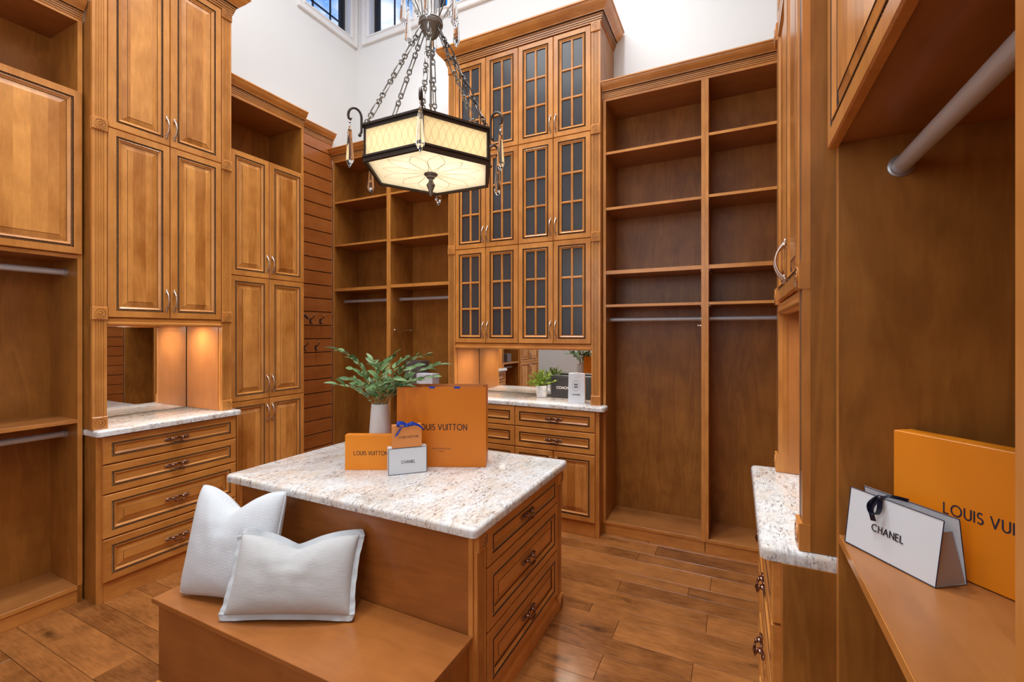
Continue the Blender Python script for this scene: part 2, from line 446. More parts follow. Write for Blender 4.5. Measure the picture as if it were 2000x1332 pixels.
def P(px, py, zc):
    """world point that the photograph shows at pixel px,py when it lies zc metres ahead"""
    return FWD * zc + RGT * ((px - 1000) / 889 * zc) + Vector((0, 0, HC - (py - 650) / 889 * zc))

# ------------------------------------------------------------------ hardware meshes
def bow_pull_mesh():
    b = MB(); n = 12; path = []; rad = []
    for i in range(n+1):
        t = i / n; z = -0.052 + 0.104 * t
        path.append((0, -0.006 - 0.024 * math.sin(PI*t) ** 0.8, z)); rad.append(0.0036 + 0.0022 * abs(2*t-1) ** 2)
    b.tube(path, rad, 8)
    for sgn in (-1, 1):
        b.ell((0, -0.004, sgn*0.055), (0.006, 0.005, 0.013), 8, 6)
        b.ell((0, -0.006, sgn*0.047), (0.0075, 0.006, 0.005), 8, 6)
        for k in range(3): b.ell((0, -0.013 - 0.004*k, sgn*(0.044 - 0.006*k)), (0.0055, 0.004, 0.0022), 6, 4)
    return b.mesh('bow_pull', ['pewter'], 60)
def bail_pull_mesh():
    b = MB()
    for sgn in (-1, 1):
        b.ell((sgn*0.048, -0.003, 0.001*sgn), (0.019, 0.004, 0.0095), 10, 8)
        for k in range(5):
            a = k / 4 - 0.5
            b.ell((sgn*(0.040 + 0.006*k), -0.006, 0.005 - 0.0012*k), (0.0045, 0.003, 0.0028), 6, 4, rot=sgn*0.5)
            b.ell((sgn*(0.040 + 0.006*k), -0.006, -0.005 + 0.0012*k), (0.0045, 0.003, 0.0028), 6, 4, rot=-sgn*0.5)
        b.ell((sgn*0.028, -0.010, 0.001), (0.012, 0.010, 0.008), 10, 8)
        b.ell((sgn*0.024, -0.019, -0.002), (0.0055, 0.0055, 0.0065), 8, 6)
    b.ell((0, -0.003, 0.002), (0.022, 0.003, 0.0065), 10, 8)
    b.ell((0, -0.006, 0.002), (0.010, 0.004, 0.005), 8, 6)
    path = [(-0.026, -0.019, -0.002), (-0.028, -0.022, -0.010), (-0.022, -0.024, -0.018), (-0.010, -0.025, -0.016), (0, -0.025, -0.0185), (0.010, -0.025, -0.016), (0.022, -0.024, -0.018), (0.028, -0.022, -0.010), (0.026, -0.019, -0.002)]
    b.tube(path, [0.003, 0.0032, 0.0036, 0.0042, 0.0055, 0.0042, 0.0036, 0.0032, 0.003], 8)
    return b.mesh('bail_pull', ['bronze'], 60)
PULL_V = bow_pull_mesh(); PULL_H = bail_pull_mesh()

def rosette_mesh(w):
    b = MB(); h = w
    b.frame(w, h, [(0, 0), (0, -0.022), (0.002, -0.024)], [0, 0], cap=True, x0=-w/2, z0=-h/2)
    r = w * 0.40
    prof = [(r, -0.024), (r, -0.0262), (r*0.86, -0.0262), (r*0.80, -0.0232), (r*0.64, -0.0232), (r*0.58, -0.0262), (r*0.40, -0.0262), (r*0.34, -0.0236), (r*0.26, -0.0236), (r*0.2, -0.0268), (0.0001, -0.0280)]
    rings = [[(q*math.sin(2*PI*k/24), y, q*math.cos(2*PI*k/24)) for k in range(24)] for q, y in prof]
    b.loft(rings, False, True, [0, 0, 1, 0, 0, 0, 1, 0, 0, 0])
    return b.mesh('rosette', ['maple', 'glaze'], 40)
ROS = {}
def rosette(parent, x, yf, z, w):
    k = round(w, 3)
    if k not in ROS: ROS[k] = rosette_mesh(w)
    return link('rosette', ROS[k], parent, (x, yf, z))

def pilaster(parent, x0, x1, yf, z0, z1, blocks, th=0.016, flutes=4):
    w = x1 - x0; b = MB(); m = 0.010; fw = (w - 2*m) / flutes
    pts = [(0, 0), (0, -th)]; ms = [0, 0]
    for i in range(flutes):
        a = m + i * fw
        pts += [(a + fw*0.2, -th), (a + fw*0.32, -th + 0.004), (a + fw*0.68, -th + 0.004), (a + fw*0.8, -th)]
        ms += [0, 1, 0, 1]
    pts += [(w, -th), (w, 0)]
    n = len(pts)
    V = [(x, y, 0) for x, y in pts] + [(x, y, z1 - z0) for x, y in pts]
    for i in range(n - 1):
        mat = 0
        k = i - 1
        if k >= 1 and k <= flutes*4 and (k - 1) % 4 in (0,): mat = 1
        b.add([V[i], V[i+1], V[i+1+n], V[i+n]], [(0, 1, 2, 3)], mat)
    b.add([V[i+n] for i in range(n)], [tuple(range(n))])
    p = b.build('pilaster', ['maple', 'glaze'], parent, (x0, yf, z0))
    for z in blocks: rosette(p, w/2, 0.0, z - z0, w + 0.004)
    return p

CROWN = [(0, 0), (0.006, 0), (0.006, 0.008), (0.009, 0.010), (0.009, 0.018), (0.012, 0.020), (0.012, 0.028), (0.014, 0.030), (0.014, 0.040), (0.022, 0.043), (0.024, 0.048), (0.032, 0.056), (0.044, 0.068), (0.052, 0.080), (0.056, 0.090), (0.062, 0.092), (0.062, 0.100), (0.0, 0.100)]
def sweep(b, path, prof, z0, sx=1.0, sz=1.0, mats=None):
    """profile (out, z) carried along a plan polyline; outward is the right-hand side"""
    P2 = [Vector(p) for p in path]; rings = []
    for i, p in enumerate(P2):
        d0 = (P2[i] - P2[i-1]).normalized() if i > 0 else None
        d1 = (P2[i+1] - P2[i]).normalized() if i < len(P2)-1 else None
        n0 = Vector((d0.y, -d0.x)) if d0 else None; n1 = Vector((d1.y, -d1.x)) if d1 else None
        if n0 is None: o = n1
        elif n1 is None: o = n0
        else: o = (n0 + n1) / (1 + n0.dot(n1))
        rings.append([(p.x + o.x*a*sx, p.y + o.y*a*sx, z0 + c*sz) for a, c in prof])
    n = len(prof)
    for i in range(len(rings)-1):
        for j in range(n-1):
            b.add([rings[i][j], rings[i+1][j], rings[i+1][j+1], rings[i][j+1]], [(0,1,2,3)], mats[j] if mats else 0)
    b.add(rings[0], [tuple(range(n))]); b.add(rings[-1], [tuple(reversed(range(n)))])
def crown(parent, path, z0, h=0.10, proj=0.062):
    sx, sz = proj / 0.062, h / 0.10
    b = MB(); mats = [0]*17
    for j in (2, 4, 6, 8): mats[j] = 1
    sweep(b, path, CROWN, z0, sx, sz, mats)
    c = b.build('crown_moulding', ['maple_x', 'glaze'], parent)
    rb = MB()
    P2 = [Vector(p) for p in path]
    off = 0.0145 * sx; zz = z0 + 0.035 * sz
    offs = []
    for i, p in enumerate(P2):
        d0 = (P2[i] - P2[i-1]).normalized() if i > 0 else None
        d1 = (P2[i+1] - P2[i]).normalized() if i < len(P2)-1 else None
        n0 = Vector((d0.y, -d0.x)) if d0 else None; n1 = Vector((d1.y, -d1.x)) if d1 else None
        o = n1 if n0 is None else (n0 if n1 is None else (n0 + n1) / (1 + n0.dot(n1)))
        offs.append(p + o * off)
    for i in range(len(P2)-1):
        d = (P2[i+1] - P2[i]).normalized()
        a, e = offs[i], offs[i+1]
        rb.rope((a.x, a.y, zz), (e.x, e.y, zz), (0,0,1), (d.y, -d.x, 0), 0.010*sz, 0.004, 0.012)
    rb.build('rope_moulding', ['ropewood'], c)
    return c

# ------------------------------------------------------------------ fronts
def rope_rect(b, w, h, ins, y, m=0):
    a = ins
    b.rope((a,y,a), (w-a,y,a), (0,0,1), (0,-1,0), 0.0075, 0.0042, m=m)
    b.rope((a,y,h-a), (w-a,y,h-a), (0,0,1), (0,-1,0), 0.0075, 0.0042, m=m)
    b.rope((a,y,a), (a,y,h-a), (1,0,0), (0,-1,0), 0.0075, 0.0042, m=m)
    b.rope((w-a,y,a), (w-a,y,h-a), (1,0,0), (0,-1,0), 0.0075, 0.0042, m=m)
def front(parent, x0, x1, z0, z1, yf, kind='panel', pull=None, name='door', rope=True):
    g = 0.0019
    x0 += g; x1 -= g; z0 += g; z1 -= g
    w, h = x1 - x0, z1 - z0; b = MB()
    S = 0.036
    prof = [(0, 0), (0, -0.015), (0.003, -0.019), (S, -0.019), (S+0.001, -0.013), (S+0.010, -0.013), (S+0.011, -0.018), (S+0.013, -0.019), (S+0.018, -0.015), (S+0.022, -0.012), (S+0.026, -0.012), (S+0.027, -0.006)]
    ms = [0, 0, 0, 1, 1, 1, 0, 0, 0, 0, 1]
    if kind == 'drawer_flat': prof = prof[:10]; ms = ms[:9]
    fm = 'maple_x' if w > h * 1.2 else 'maple'
    d = b.frame(w, h, prof, ms, capback=(kind != 'glass')).build(name, [fm, 'glaze'], parent, (x0, yf, z0))
    if kind == 'glass':
        i = S + 0.026
        iw, ih = w - 2*i, h - 2*i
        mw = 0.017
        mb = MB()
        mb.frame(mw, ih, [(0, -0.004), (0, -0.010), (0.004, -0.015)], [0, 0], cap=True, x0=w/2 - mw/2, z0=i)
        mb.build('muntin', ['maple'], d)
        for k in (1, 2):
            zz = i + ih*k/3
            mb = MB(); mb.frame(iw, mw, [(0, -0.004), (0, -0.010), (0.004, -0.0145)], [0, 0], cap=True, x0=i, z0=zz - mw/2)
            mb.build('muntin', ['maple_x'], d)
        pw, ph = iw/2, ih/3
        for a in range(2):
            for k in range(3):
                key = ('pane', round(pw, 4), round(ph, 4))
                if key not in ROS: ROS[key] = MB().box(0, pw - 0.004, 0, 0.003, 0, ph - 0.004).mesh('pane', ['smoked'])
                link('pane', ROS[key], d, (i + a*pw + 0.002, -0.005, i + k*ph + 0.002))
    elif kind == 'panel':
        i = S + 0.0255
        pb = MB(); q = [(i, -0.005), (i, -0.008), (i + 0.004, -0.008), (i + 0.028, -0.0135), (i + 0.029, -0.0155)]
        pb.frame(w, h, q, [0, 0, 0, 1], cap=True)
        pb.m[-1] = 0
        pb.build('raised_panel', ['stave' if w < h * 1.3 else 'stave_x', 'glaze'], d)
    else:
        i = S + 0.0215
        MB().frame(w, h, [(i, -0.008), (i+0.001, -0.0115), ], [0], cap=True).build('drawer_panel', ['stave_x'], d)
    if rope:
        rb = MB(); rope_rect(rb, w, h, S + 0.0055, -0.0130)
        rb.build('rope_moulding', ['ropewood'], d)
    if pull:
        if pull == 'h': link('bail_pull', PULL_H, d, (w/2, -0.019 if kind != 'drawer_flat' else -0.0125, h/2))
        else:
            sx = 0.019 if pull[0] == 'l' else w - 0.019
            sz = 0.105 if pull[1] == 'b' else h - 0.105
            link('bow_pull', PULL_V, d, (sx, -0.018, sz))
    return d

def rod(parent, p0, p1, r=0.0145, flange=True):
    b = MB(); b.tube([p0, p1], r, 18)
    o = b.build('hanging_rod', ['steel'], parent, smooth=40)
    if flange:
        d = (Vector(p1) - Vector(p0)).normalized()
        for q, s in ((Vector(p0), 1), (Vector(p1), -1)):
            f = MB(); f.tube([q, q + d*s*0.003, q + d*s*0.004, q + d*s*0.012], [r*1.42, r*1.42, r*1.22, r*1.2], 20)
            f.build('rod_socket', ['pin_grey'], o, smooth=40)
    return o
def pins(parent, xs, ys, zs):
    b = MB()
    for x, nx in xs:
        for y in ys:
            for z in zs:
                b.tube([(x, y, z), (x + nx*0.006, y, z)], 0.0035, 6)
    return b.build('shelf_pins', ['pinhole'], parent)

def carcass(root, W, D, z0, z1, t=0.02, back=True, side='veneer', edges=True, left=True, right=True):
    if left: part_box('side_panel', root, 0, t, 0, D, z0, z1, side)
    if right: part_box('side_panel', root, W - t, W, 0, D, z0, z1, side)
    if back: part_box('back_panel', root, t, W - t, D - 0.012, D, z0, z1, 'veneer')
def edge_band(root, x0, x1, z0, z1, axis='z'):
    part_box('edge_band', root, x0, x1, -0.0015, 0.0, z0, z1, 'maple' if axis == 'z' else 'maple_x', 0.0004)

# ------------------------------------------------------------------ open wardrobe bays
def platform(root, x0, x1, D, z=0.09):
    part_box('bottom_shelf', root, x0, x1, 0.0, D - 0.012, z - 0.02, z, 'veneer_x')
    part_box('toe_kick', root, x0 - 0.02, x1 + 0.02, 0.004, 0.02, 0.0, z - 0.02, 'maple_x')

def wardrobe(label, loc, rz, W, dividers, shelves, rods, D=0.33, top=3.10, crown_z=3.10, flap=None, name='open_wardrobe', ret=(False, False)):
    """dividers: list of centre x; shelves: per bay list of (z_top, thickness); rods per bay list of z"""
    root = thing(name, label, 'wardrobe', loc, rz)
    t = 0.02
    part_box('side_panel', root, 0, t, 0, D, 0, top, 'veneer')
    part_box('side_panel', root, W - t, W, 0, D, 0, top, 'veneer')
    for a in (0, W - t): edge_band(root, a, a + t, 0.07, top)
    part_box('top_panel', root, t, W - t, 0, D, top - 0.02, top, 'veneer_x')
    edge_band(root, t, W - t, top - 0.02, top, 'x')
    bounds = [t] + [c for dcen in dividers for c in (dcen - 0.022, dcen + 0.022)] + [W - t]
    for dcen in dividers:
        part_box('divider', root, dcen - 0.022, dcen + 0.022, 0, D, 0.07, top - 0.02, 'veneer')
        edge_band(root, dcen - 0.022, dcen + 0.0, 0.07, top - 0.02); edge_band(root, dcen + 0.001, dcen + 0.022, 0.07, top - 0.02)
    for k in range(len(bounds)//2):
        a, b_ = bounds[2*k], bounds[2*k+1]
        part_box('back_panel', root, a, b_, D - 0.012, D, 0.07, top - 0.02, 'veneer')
        platform(root, a, b_, D)
        edge_band(root, a, b_, 0.07, 0.09, 'x')
        for zt, th in shelves[k]:
            s = part_box('shelf', root, a, b_, 0.004, D - 0.012, zt - th, zt, 'veneer_x')
            part_box('edge_band', s, 0, b_ - a, -0.0015, 0, 0, th, 'maple_x', 0.0004)
            s.location = (a, 0.004, zt - th)
        zs = [zt - th - 0.004 for zt, th in shelves[k]]
        if zs: pins(root, [(a, 1), (b_, -1)], [0.04, D - 0.06], zs)
        for zr in rods[k]: rod(root, (a, D*0.42, zr), (b_, D*0.42, zr))
    path = [(0, 0), (W, 0)]
    if crown_z: crown(root, path, crown_z)
    return root

# left wall, nearest: open wardrobe with a big flap door
def flap_wardrobe(label, loc, rz, W, D, shelves, rods, ry=0.13):
    root = thing('open_wardrobe', label, 'wardrobe', loc, rz)
    t = 0.02; top = 3.10
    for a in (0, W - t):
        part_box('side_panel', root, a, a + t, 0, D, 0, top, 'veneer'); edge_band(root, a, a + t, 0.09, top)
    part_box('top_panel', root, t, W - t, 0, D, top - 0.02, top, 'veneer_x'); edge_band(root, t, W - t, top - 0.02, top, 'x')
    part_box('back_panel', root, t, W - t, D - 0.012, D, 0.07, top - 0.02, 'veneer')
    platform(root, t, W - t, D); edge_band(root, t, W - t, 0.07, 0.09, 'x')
    for zt, th in shelves:
        s = part_box('shelf', root, t, W - t, 0.002, D - 0.012, zt - th, zt, 'veneer_x')
        part_box('edge_band', s, 0, W - 2*t, -0.0015, 0, 0, th, 'maple_x', 0.0004)
    for zr in rods: rod(root, (t, ry, zr), (W - t, ry, zr), 0.0165)
    front(root, 0.004, W - 0.004, 1.842, 2.706, 0.0, 'panel', None)
    crown(root, [(0, 0), (W, 0)], 3.095)
    return root

flap_wardrobe('honey maple open wardrobe at left edge, one wide raised-panel door, two hanging rods', (-3.13, 0.455, 0), PI/2, 0.712, 0.33, [(0.972, 0.02), (1.842, 0.02), (2.70, 0.02)], [1.757, 0.885])
flap_wardrobe('nearest honey maple open wardrobe at right edge with one thick grey hanging rod', (0.205, 1.247, 0), -PI/2, 0.755, 0.40, [(0.983, 0.02), (1.87, 0.02), (2.70, 0.02)], [1.783], 0.108)

# ------------------------------------------------------------------ pantry cabinets
def pantry(label, loc, rz, W, D, rows, cubby=True):
    root = thing('tall_cabinet', label, 'cabinet', loc, rz)
    t = 0.02; top = 3.10
    for a in (0, W - t):
        part_box('side_panel', root, a, a + t, 0, D, 0, top, 'veneer'); edge_band(root, a, a + t, 2.70, top)
    part_box('back_panel', root, t, W - t, D - 0.012, D, 0.07, top, 'veneer')
    part_box('top_panel', root, t, W - t, 0, D - 0.012, top - 0.03, top, 'veneer_x'); edge_band(root, t, W - t, top - 0.03, top, 'x')
    part_box('shelf', root, t, W - t, 0, D - 0.012, 2.68, 2.70, 'veneer_x')
    part_box('toe_kick', root, 0.0, W, 0.03, 0.04, 0, 0.10, 'maple_x')
    c = W / 2
    for k, (a, b_) in enumerate(rows):
        pl = 't' if k == 0 else 'b'
        front(root, 0.012, c, a, b_, 0, 'panel', ('r', pl)); front(root, c, W - 0.006, a, b_, 0, 'panel', ('l', pl))
    crown(root, [(0, 0), (W, 0)], 3.095)
    return root
ROWS = [(0.10, 0.948), (0.948, 1.83), (1.83, 2.703)]
pantry('honey maple tall cabinet with three door pairs and open cubby beside the slatted panel', (-3.13, 1.93, 0), PI/2, 0.62, 0.40, ROWS)
pantry('honey maple tall cabinet of paired doors, seen only in the back counter mirror', (-3.13, -0.32, 0), PI/2, 0.77, 0.40, ROWS)

# ------------------------------------------------------------------ slatted wall panels
def slat_panel(label, loc, rz, W, top, crown_h=0.10):
    root = thing('slatted_panel', label, 'wall panelling', loc, rz)
    part_box('backing_board', root, 0, W, 0.012, 0.02, 0, top, 'gap', 0)
    z = 3.151; zs = [top]
    while z > 0.02: zs.append(z); z -= 0.127
    zs.append(0.0)
    for i in range(len(zs)-1):
        a, b_ = zs[i+1] + 0.004, zs[i] - 0.004
        if i == 0: b_ = top
        if b_ - a < 0.01: continue
        b = MB(); b.frame(W, b_ - a, [(0, 0.013), (0, 0.002), (0.002, 0)], [0, 0], cap=True, capback=True)
        b.build('slat', ['slat'], root, (0, 0, a))
    crown(root, [(0, 0), (W, 0)], top - 0.005, crown_h)
    return root
slat_panel('reddish maple slatted wall panel with coat hooks, between tall cabinet and corner shelving', (-3.528, 2.56, 0), PI/2, 0.645, 3.26)
slat_panel('reddish maple slatted wall panel at the far right, seen in the left counter mirror', (0.58, 3.205, 0), -PI/2, 0.60, 3.26)

def coat_hook(label, y, z):
    root = thing('coat_hook', label, 'hook', (-3.5285, y, z), PI/2, 'black double coat hooks on the slatted panel')
    b = MB(); b.ell((0, -0.0045, 0), (0.009, 0.004, 0.026), 10, 8); b.build('backplate', ['black_metal'], root, smooth=50)
    b = MB(); b.tube([(0, -0.003, 0.006), (0, -0.016, 0.016), (0, -0.034, 0.024), (0, -0.050, 0.034), (0, -0.056, 0.052)], [0.005, 0.004, 0.0035, 0.0035, 0.0035], 8)
    b.tube([(0, -0.003, -0.014), (0, -0.014, -0.026), (0, -0.026, -0.024), (0, -0.032, -0.012)], 0.0035, 8); b.build('hook_arm', ['black_metal'], root, smooth=50)
    b = MB(); b.ell((0, -0.056, 0.054), (0.006, 0.006, 0.006), 8, 6); b.ell((0, -0.032, -0.010), (0.005, 0.005, 0.005), 8, 6); b.build('tip_knob', ['steel_hi'], root, smooth=50)
coat_hook('black coat hook in the upper row, middle one of the three upper hooks', 2.947, 1.540)
coat_hook('black coat hook in the upper row, nearest to the corner shelving', 3.058, 1.540)
coat_hook('black coat hook in the lower row, next to the tall cabinet', 2.879, 1.292)
coat_hook('black coat hook in the lower row, farther from the tall cabinet', 3.006, 1.292)
root = thing('wall_hook', 'stubby black folded hook half hidden by the tall cabinet, first of upper row', 'hook', (-3.5285, 2.865, 1.575), PI/2)
b = MB(); b.box(-0.012, 0.012, -0.008, 0, -0.03, 0.03, 0, 0.002); b.build('backplate', ['black_metal'], root)
b = MB(); b.tube([(0, -0.006, 0.02), (0.0, -0.03, 0.012), (0.0, -0.06, -0.006), (0, -0.075, -0.02)], [0.010, 0.011, 0.013, 0.008], 8, flat=0.7); b.build('hook_arm', ['black_metal'], root, smooth=50)

# ------------------------------------------------------------------ corner shelving and right shelving on the back wall
YB = 3.21
WL = wardrobe('maple open shelving in the back corner behind the island vase, two bays with hanging rods', (-3.525, YB, 0), 0, 1.383, [0.698],
         [[(2.700, 0.018), (2.283, 0.018), (1.860, 0.028)], [(2.700, 0.018), (2.276, 0.018), (1.866, 0.028), (0.955, 0.02)]], [[1.742], [1.742]])
v = thing('valet_rod', 'short chrome pull-out rod on the divider of the back corner shelving', 'rod', (-2.805, YB, 1.455))
b = MB(); b.tube([(0.026, 0.03, 0), (0.026, 0.25, 0)], 0.006, 10); b.build('slide_bar', ['steel_hi'], v, smooth=40)
b = MB(); b.ell((0.026, 0.022, 0), (0.010, 0.008, 0.010), 10, 8); b.ell((0.026, 0.255, 0), (0.010, 0.008, 0.010), 10, 8)
b.box(0.0, 0.026, 0.05, 0.06, -0.006, 0.006); b.box(0.0, 0.026, 0.21, 0.22, -0.006, 0.006); b.build('end_mount', ['steel_hi'], v, smooth=40)
WR = wardrobe('maple open shelving right of the glass-door cabinet, five shelves over tall hanging bays', (-0.853, YB, 0), 0, 1.425, [0.672],
         [[(2.718, 0.018), (2.322, 0.018), (1.872, 0.026), (1.631, 0.018)], [(2.728, 0.018), (2.328, 0.018), (1.872, 0.026), (1.631, 0.018)]], [[1.527], [1.527]])
v = thing('garment_knob', 'small brass knob under the rod on the shelving divider', 'knob', (-0.203, YB + 0.06, 1.478))
b = MB(); b.tube([(-0.0, 0, 0), (-0.016, 0, 0)], 0.005, 8); b.ell((-0.022, 0, 0), (0.009, 0.009, 0.009), 10, 8)
b.tube([(-0.0, 0, 0), (-0.003, 0, 0)], 0.011, 12); b.build('knob_body', ['steel_hi'], v, smooth=50)

# ------------------------------------------------------------------ drawer chests / base cabinets
def base_box(root, W, D, top=0.884, x_extra=0.0):
    t = 0.02
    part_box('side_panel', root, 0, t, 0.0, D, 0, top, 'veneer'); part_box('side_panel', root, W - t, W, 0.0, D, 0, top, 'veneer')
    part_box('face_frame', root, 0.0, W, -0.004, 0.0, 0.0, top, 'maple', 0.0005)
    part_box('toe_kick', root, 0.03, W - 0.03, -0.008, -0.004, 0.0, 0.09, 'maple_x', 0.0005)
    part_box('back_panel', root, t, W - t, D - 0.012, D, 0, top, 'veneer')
def slab(label, loc, rz, pts, th=0.032, r=0.012, rc=0.02, name='granite_worktop'):
    """polished granite with rounded edges; pts counter-clockwise in plan, z=bottom"""
    P2 = [Vector(p) for p in pts]; n = len(P2)
    def outline(ins):
        out = []
        for i in range(n):
            p, a, c = P2[i], P2[i-1], P2[(i+1) % n]
            d0 = (p - a).normalized(); d1 = (c - p).normalized()
            n0 = Vector((-d0.y, d0.x)); n1 = Vector((-d1.y, d1.x))
            if d0.x*d1.y - d0.y*d1.x > 0:
                cc = p + (n0 + n1) * rc; a0 = math.atan2(-n0.y, -n0.x)
                for k in range(5):
                    t = a0 + k*PI/8; out.append((cc.x + (rc - ins)*math.cos(t), cc.y + (rc - ins)*math.sin(t)))
            else: out.append(tuple(p + (n0 + n1) * ins))
        return out
    rings = []
    for k in range(5):
        t = PI/2*k/4; rings.append([(x, y, r*(1-math.sin(t))*0.6) for x, y in outline(r*math.cos(t)*0.6)])
    for k in range(5):
        t = PI/2*k/4; rings.append([(x, y, th - r + r*math.sin(t)) for x, y in outline(r*(1-math.cos(t)))])
    b = MB(); b.loft(rings, True, True)
    o = b.build(name, ['granite'], None, loc, (0, 0, rz), smooth=35)
    return tag(o, label, 'worktop')
def rect(W, D): return [(0, 0), (W, 0), (W, D), (0, D)]

# left chest
lc = thing('drawer_chest', 'honey maple chest of four drawers against the left wall under a granite top', 'drawers', (-3.015, 1.178, 0), PI/2)
base_box(lc, 0.745, 0.50)
for a, b_, k in ((0.73, 0.880, 'drawer_flat'), (0.572, 0.727, 'drawer_flat'), (0.337, 0.569, 'panel'), (0.105, 0.334, 'panel')):
    front(lc, 0.022, 0.735, a, b_, -0.004, k, 'h', 'drawer')
slab('white and brown granite worktop on the left drawer chest below the mirror', (-2.975, 1.172, 0.884), PI/2, [(0, 0), (0.772, 0), (0.772, 0.15), (0.752, 0.15), (0.752, 0.575), (0, 0.575)])
# back base cabinet
bc = thing('base_cabinet', 'honey maple base cabinet with drawers over doors on the back wall beneath the glass-door cabinet', 'cabinet', (-2.14, 3.112, 0))
base_box(bc, 1.287, 0.42)
for x0, x1 in ((0.01, 0.642), (0.642, 1.262)):
    for a, b_ in ((0.732, 0.880), (0.577, 0.729)): front(bc, x0, x1, a, b_, -0.004, 'drawer_flat', 'h', 'drawer')
    mx = (x0 + x1)/2
    front(bc, x0, mx, 0.102, 0.574, -0.004, 'panel', ('r', 't')); front(bc, mx, x1, 0.102, 0.574, -0.004, 'panel', ('l', 't'))
slab('white and brown granite worktop on the back base cabinet under the glass doors', (-2.14, 3.082, 0.884), 0, [(-0.03, 0), (1.328, 0), (1.328, 0.122), (1.285, 0.122), (1.285, 0.466), (0, 0.466), (0, 0.122), (-0.03, 0.122)])
# right chest
rc_ = thing('drawer_chest', 'honey maple drawer chest on the right side under granite, seen edge-on', 'drawers', (0.100, 1.985, 0), -PI/2)
base_box(rc_, 0.735, 0.50)
for a, b_, k in ((0.73, 0.880, 'drawer_flat'), (0.572, 0.727, 'drawer_flat'), (0.337, 0.569, 'panel'), (0.105, 0.334, 'panel')):
    front(rc_, 0.012, 0.723, a, b_, -0.004, k, 'h', 'drawer')
slab('white and brown granite worktop on the right drawer chest', (0.052, 2.012, 0.884), -PI/2, rect(0.76, 0.56))

# ------------------------------------------------------------------ tall towers standing on the worktops
def tower(label, loc, rz, W, D, z_door, z_top, rows, cols, pil, kind, crown_h, proj, blocks, mirror_y, val_h=0.045):
    root = thing('tower_cabinet', label, 'cabinet', loc, rz)
    t = 0.02; zc = 0.917
    for a in (0, W - t): part_box('side_panel', root, a, a + t, 0, D, zc, z_top, 'veneer')
    part_box('alcove_lining', root, pil - 0.002, pil + 0.004, 0.016, mirror_y - 0.004, zc, z_door, 'lining')
    part_box('alcove_lining', root, W - pil - 0.004, W - pil + 0.002, 0.016, mirror_y - 0.004, zc, z_door, 'lining')
    part_box('stile', root, t, pil, 0.0, 0.018, zc, z_top, 'maple'); part_box('stile', root, W - pil, W - t, 0.0, 0.018, zc, z_top, 'maple')
    part_box('cabinet_box', root, pil + 0.004, W - pil - 0.004, 0.004, D - 0.004, z_door, z_top, 'veneer', 0.001)
    # valance with rounded bead
    b = MB(); ww = W - 2*pil
    sweep(b, [(pil, 0.0), (W - pil, 0.0)], [(0, -val_h), (0.012, -val_h), (0.018, -val_h + 0.008), (0.018, -val_h + 0.016), (0.010, -val_h + 0.022), (0.010, -0.006), (0.004, 0.0), (0, 0)], z_door)
    b.build('valance', ['maple_x'], root)
    part_box('valance_back', root, pil, W - pil, 0.0, 0.018, z_door - val_h, z_door, 'maple_x')
    dw = (W - 2*pil) / cols
    for a, b_ in zip(rows[:-1], rows[1:]):
        for c in range(cols):
            x0 = pil + c*dw
            front(root, x0, x0 + dw, a, b_, 0.0, kind, ('r' if c % 2 == 0 else 'l', 'b'))
    for x0, x1 in ((0.001, pil - 0.002), (W - pil + 0.002, W - 0.001)):
        pilaster(root, x0, x1, 0.0, zc, z_top, blocks)
    crown(root, [(0, D), (0, -0.014), (W, -0.014), (W, D)], z_top - 0.012, crown_h, proj)
    part_box('top_panel', root, 0, W, 0, D, z_top, z_top + 0.02, 'veneer_x')
    return root
def mirror(label, loc, rz, W, H):
    o = thing('wall_mirror', label, 'mirror', loc, rz)
    MB().box(0, W, 0, 0.004, 0, H).build('mirror_glass', ['mirror'], o)
    MB().box(0, W, 0.004, 0.012, 0, H).build('mirror_backing', ['gap'], o)
LB = [0.949, 1.535, 2.543, 3.545]
tower('honey maple tower cabinet of raised-panel doors above the left mirror and granite top', (-3.055, 1.172, 0), PI/2, 0.738, 0.40, 1.513, 3.575, [1.513, 2.543, 3.56], 2, 0.066, 'panel', 0.13, 0.085, LB, 0.371)
mirror('mirror behind the left granite top under the tower cabinet doors', (-3.428, 1.242, 0.918), PI/2, 0.60, 0.585)
tower('honey maple tower cabinet with twelve smoked-glass doors on the back wall', (-2.14, 3.169, 0), 0, 1.283, 0.371, 1.348, 3.64, [1.348, 2.108, 2.869, 3.622], 4, 0.068, 'glass', 0.13, 0.085, [0.949, 2.112, 2.873, 3.60], 0.367)
mirror('mirror behind the back counter with plant and bags in front', (-2.07, 3.537, 0.918), 0, 1.143, 0.425)
tower('honey maple tower cabinet on the right side seen almost edge-on with twisted door pull', (0.156, 2.0, 0), -PI/2, 0.738, 0.40, 1.543, 3.575, [1.543, 2.543, 3.56], 2, 0.062, 'panel', 0.13, 0.085, [0.949, 1.565, 2.543, 3.545], 0.365)
mirror('mirror behind the right granite top', (0.523, 1.93, 0.918), -PI/2, 0.60, 0.60)

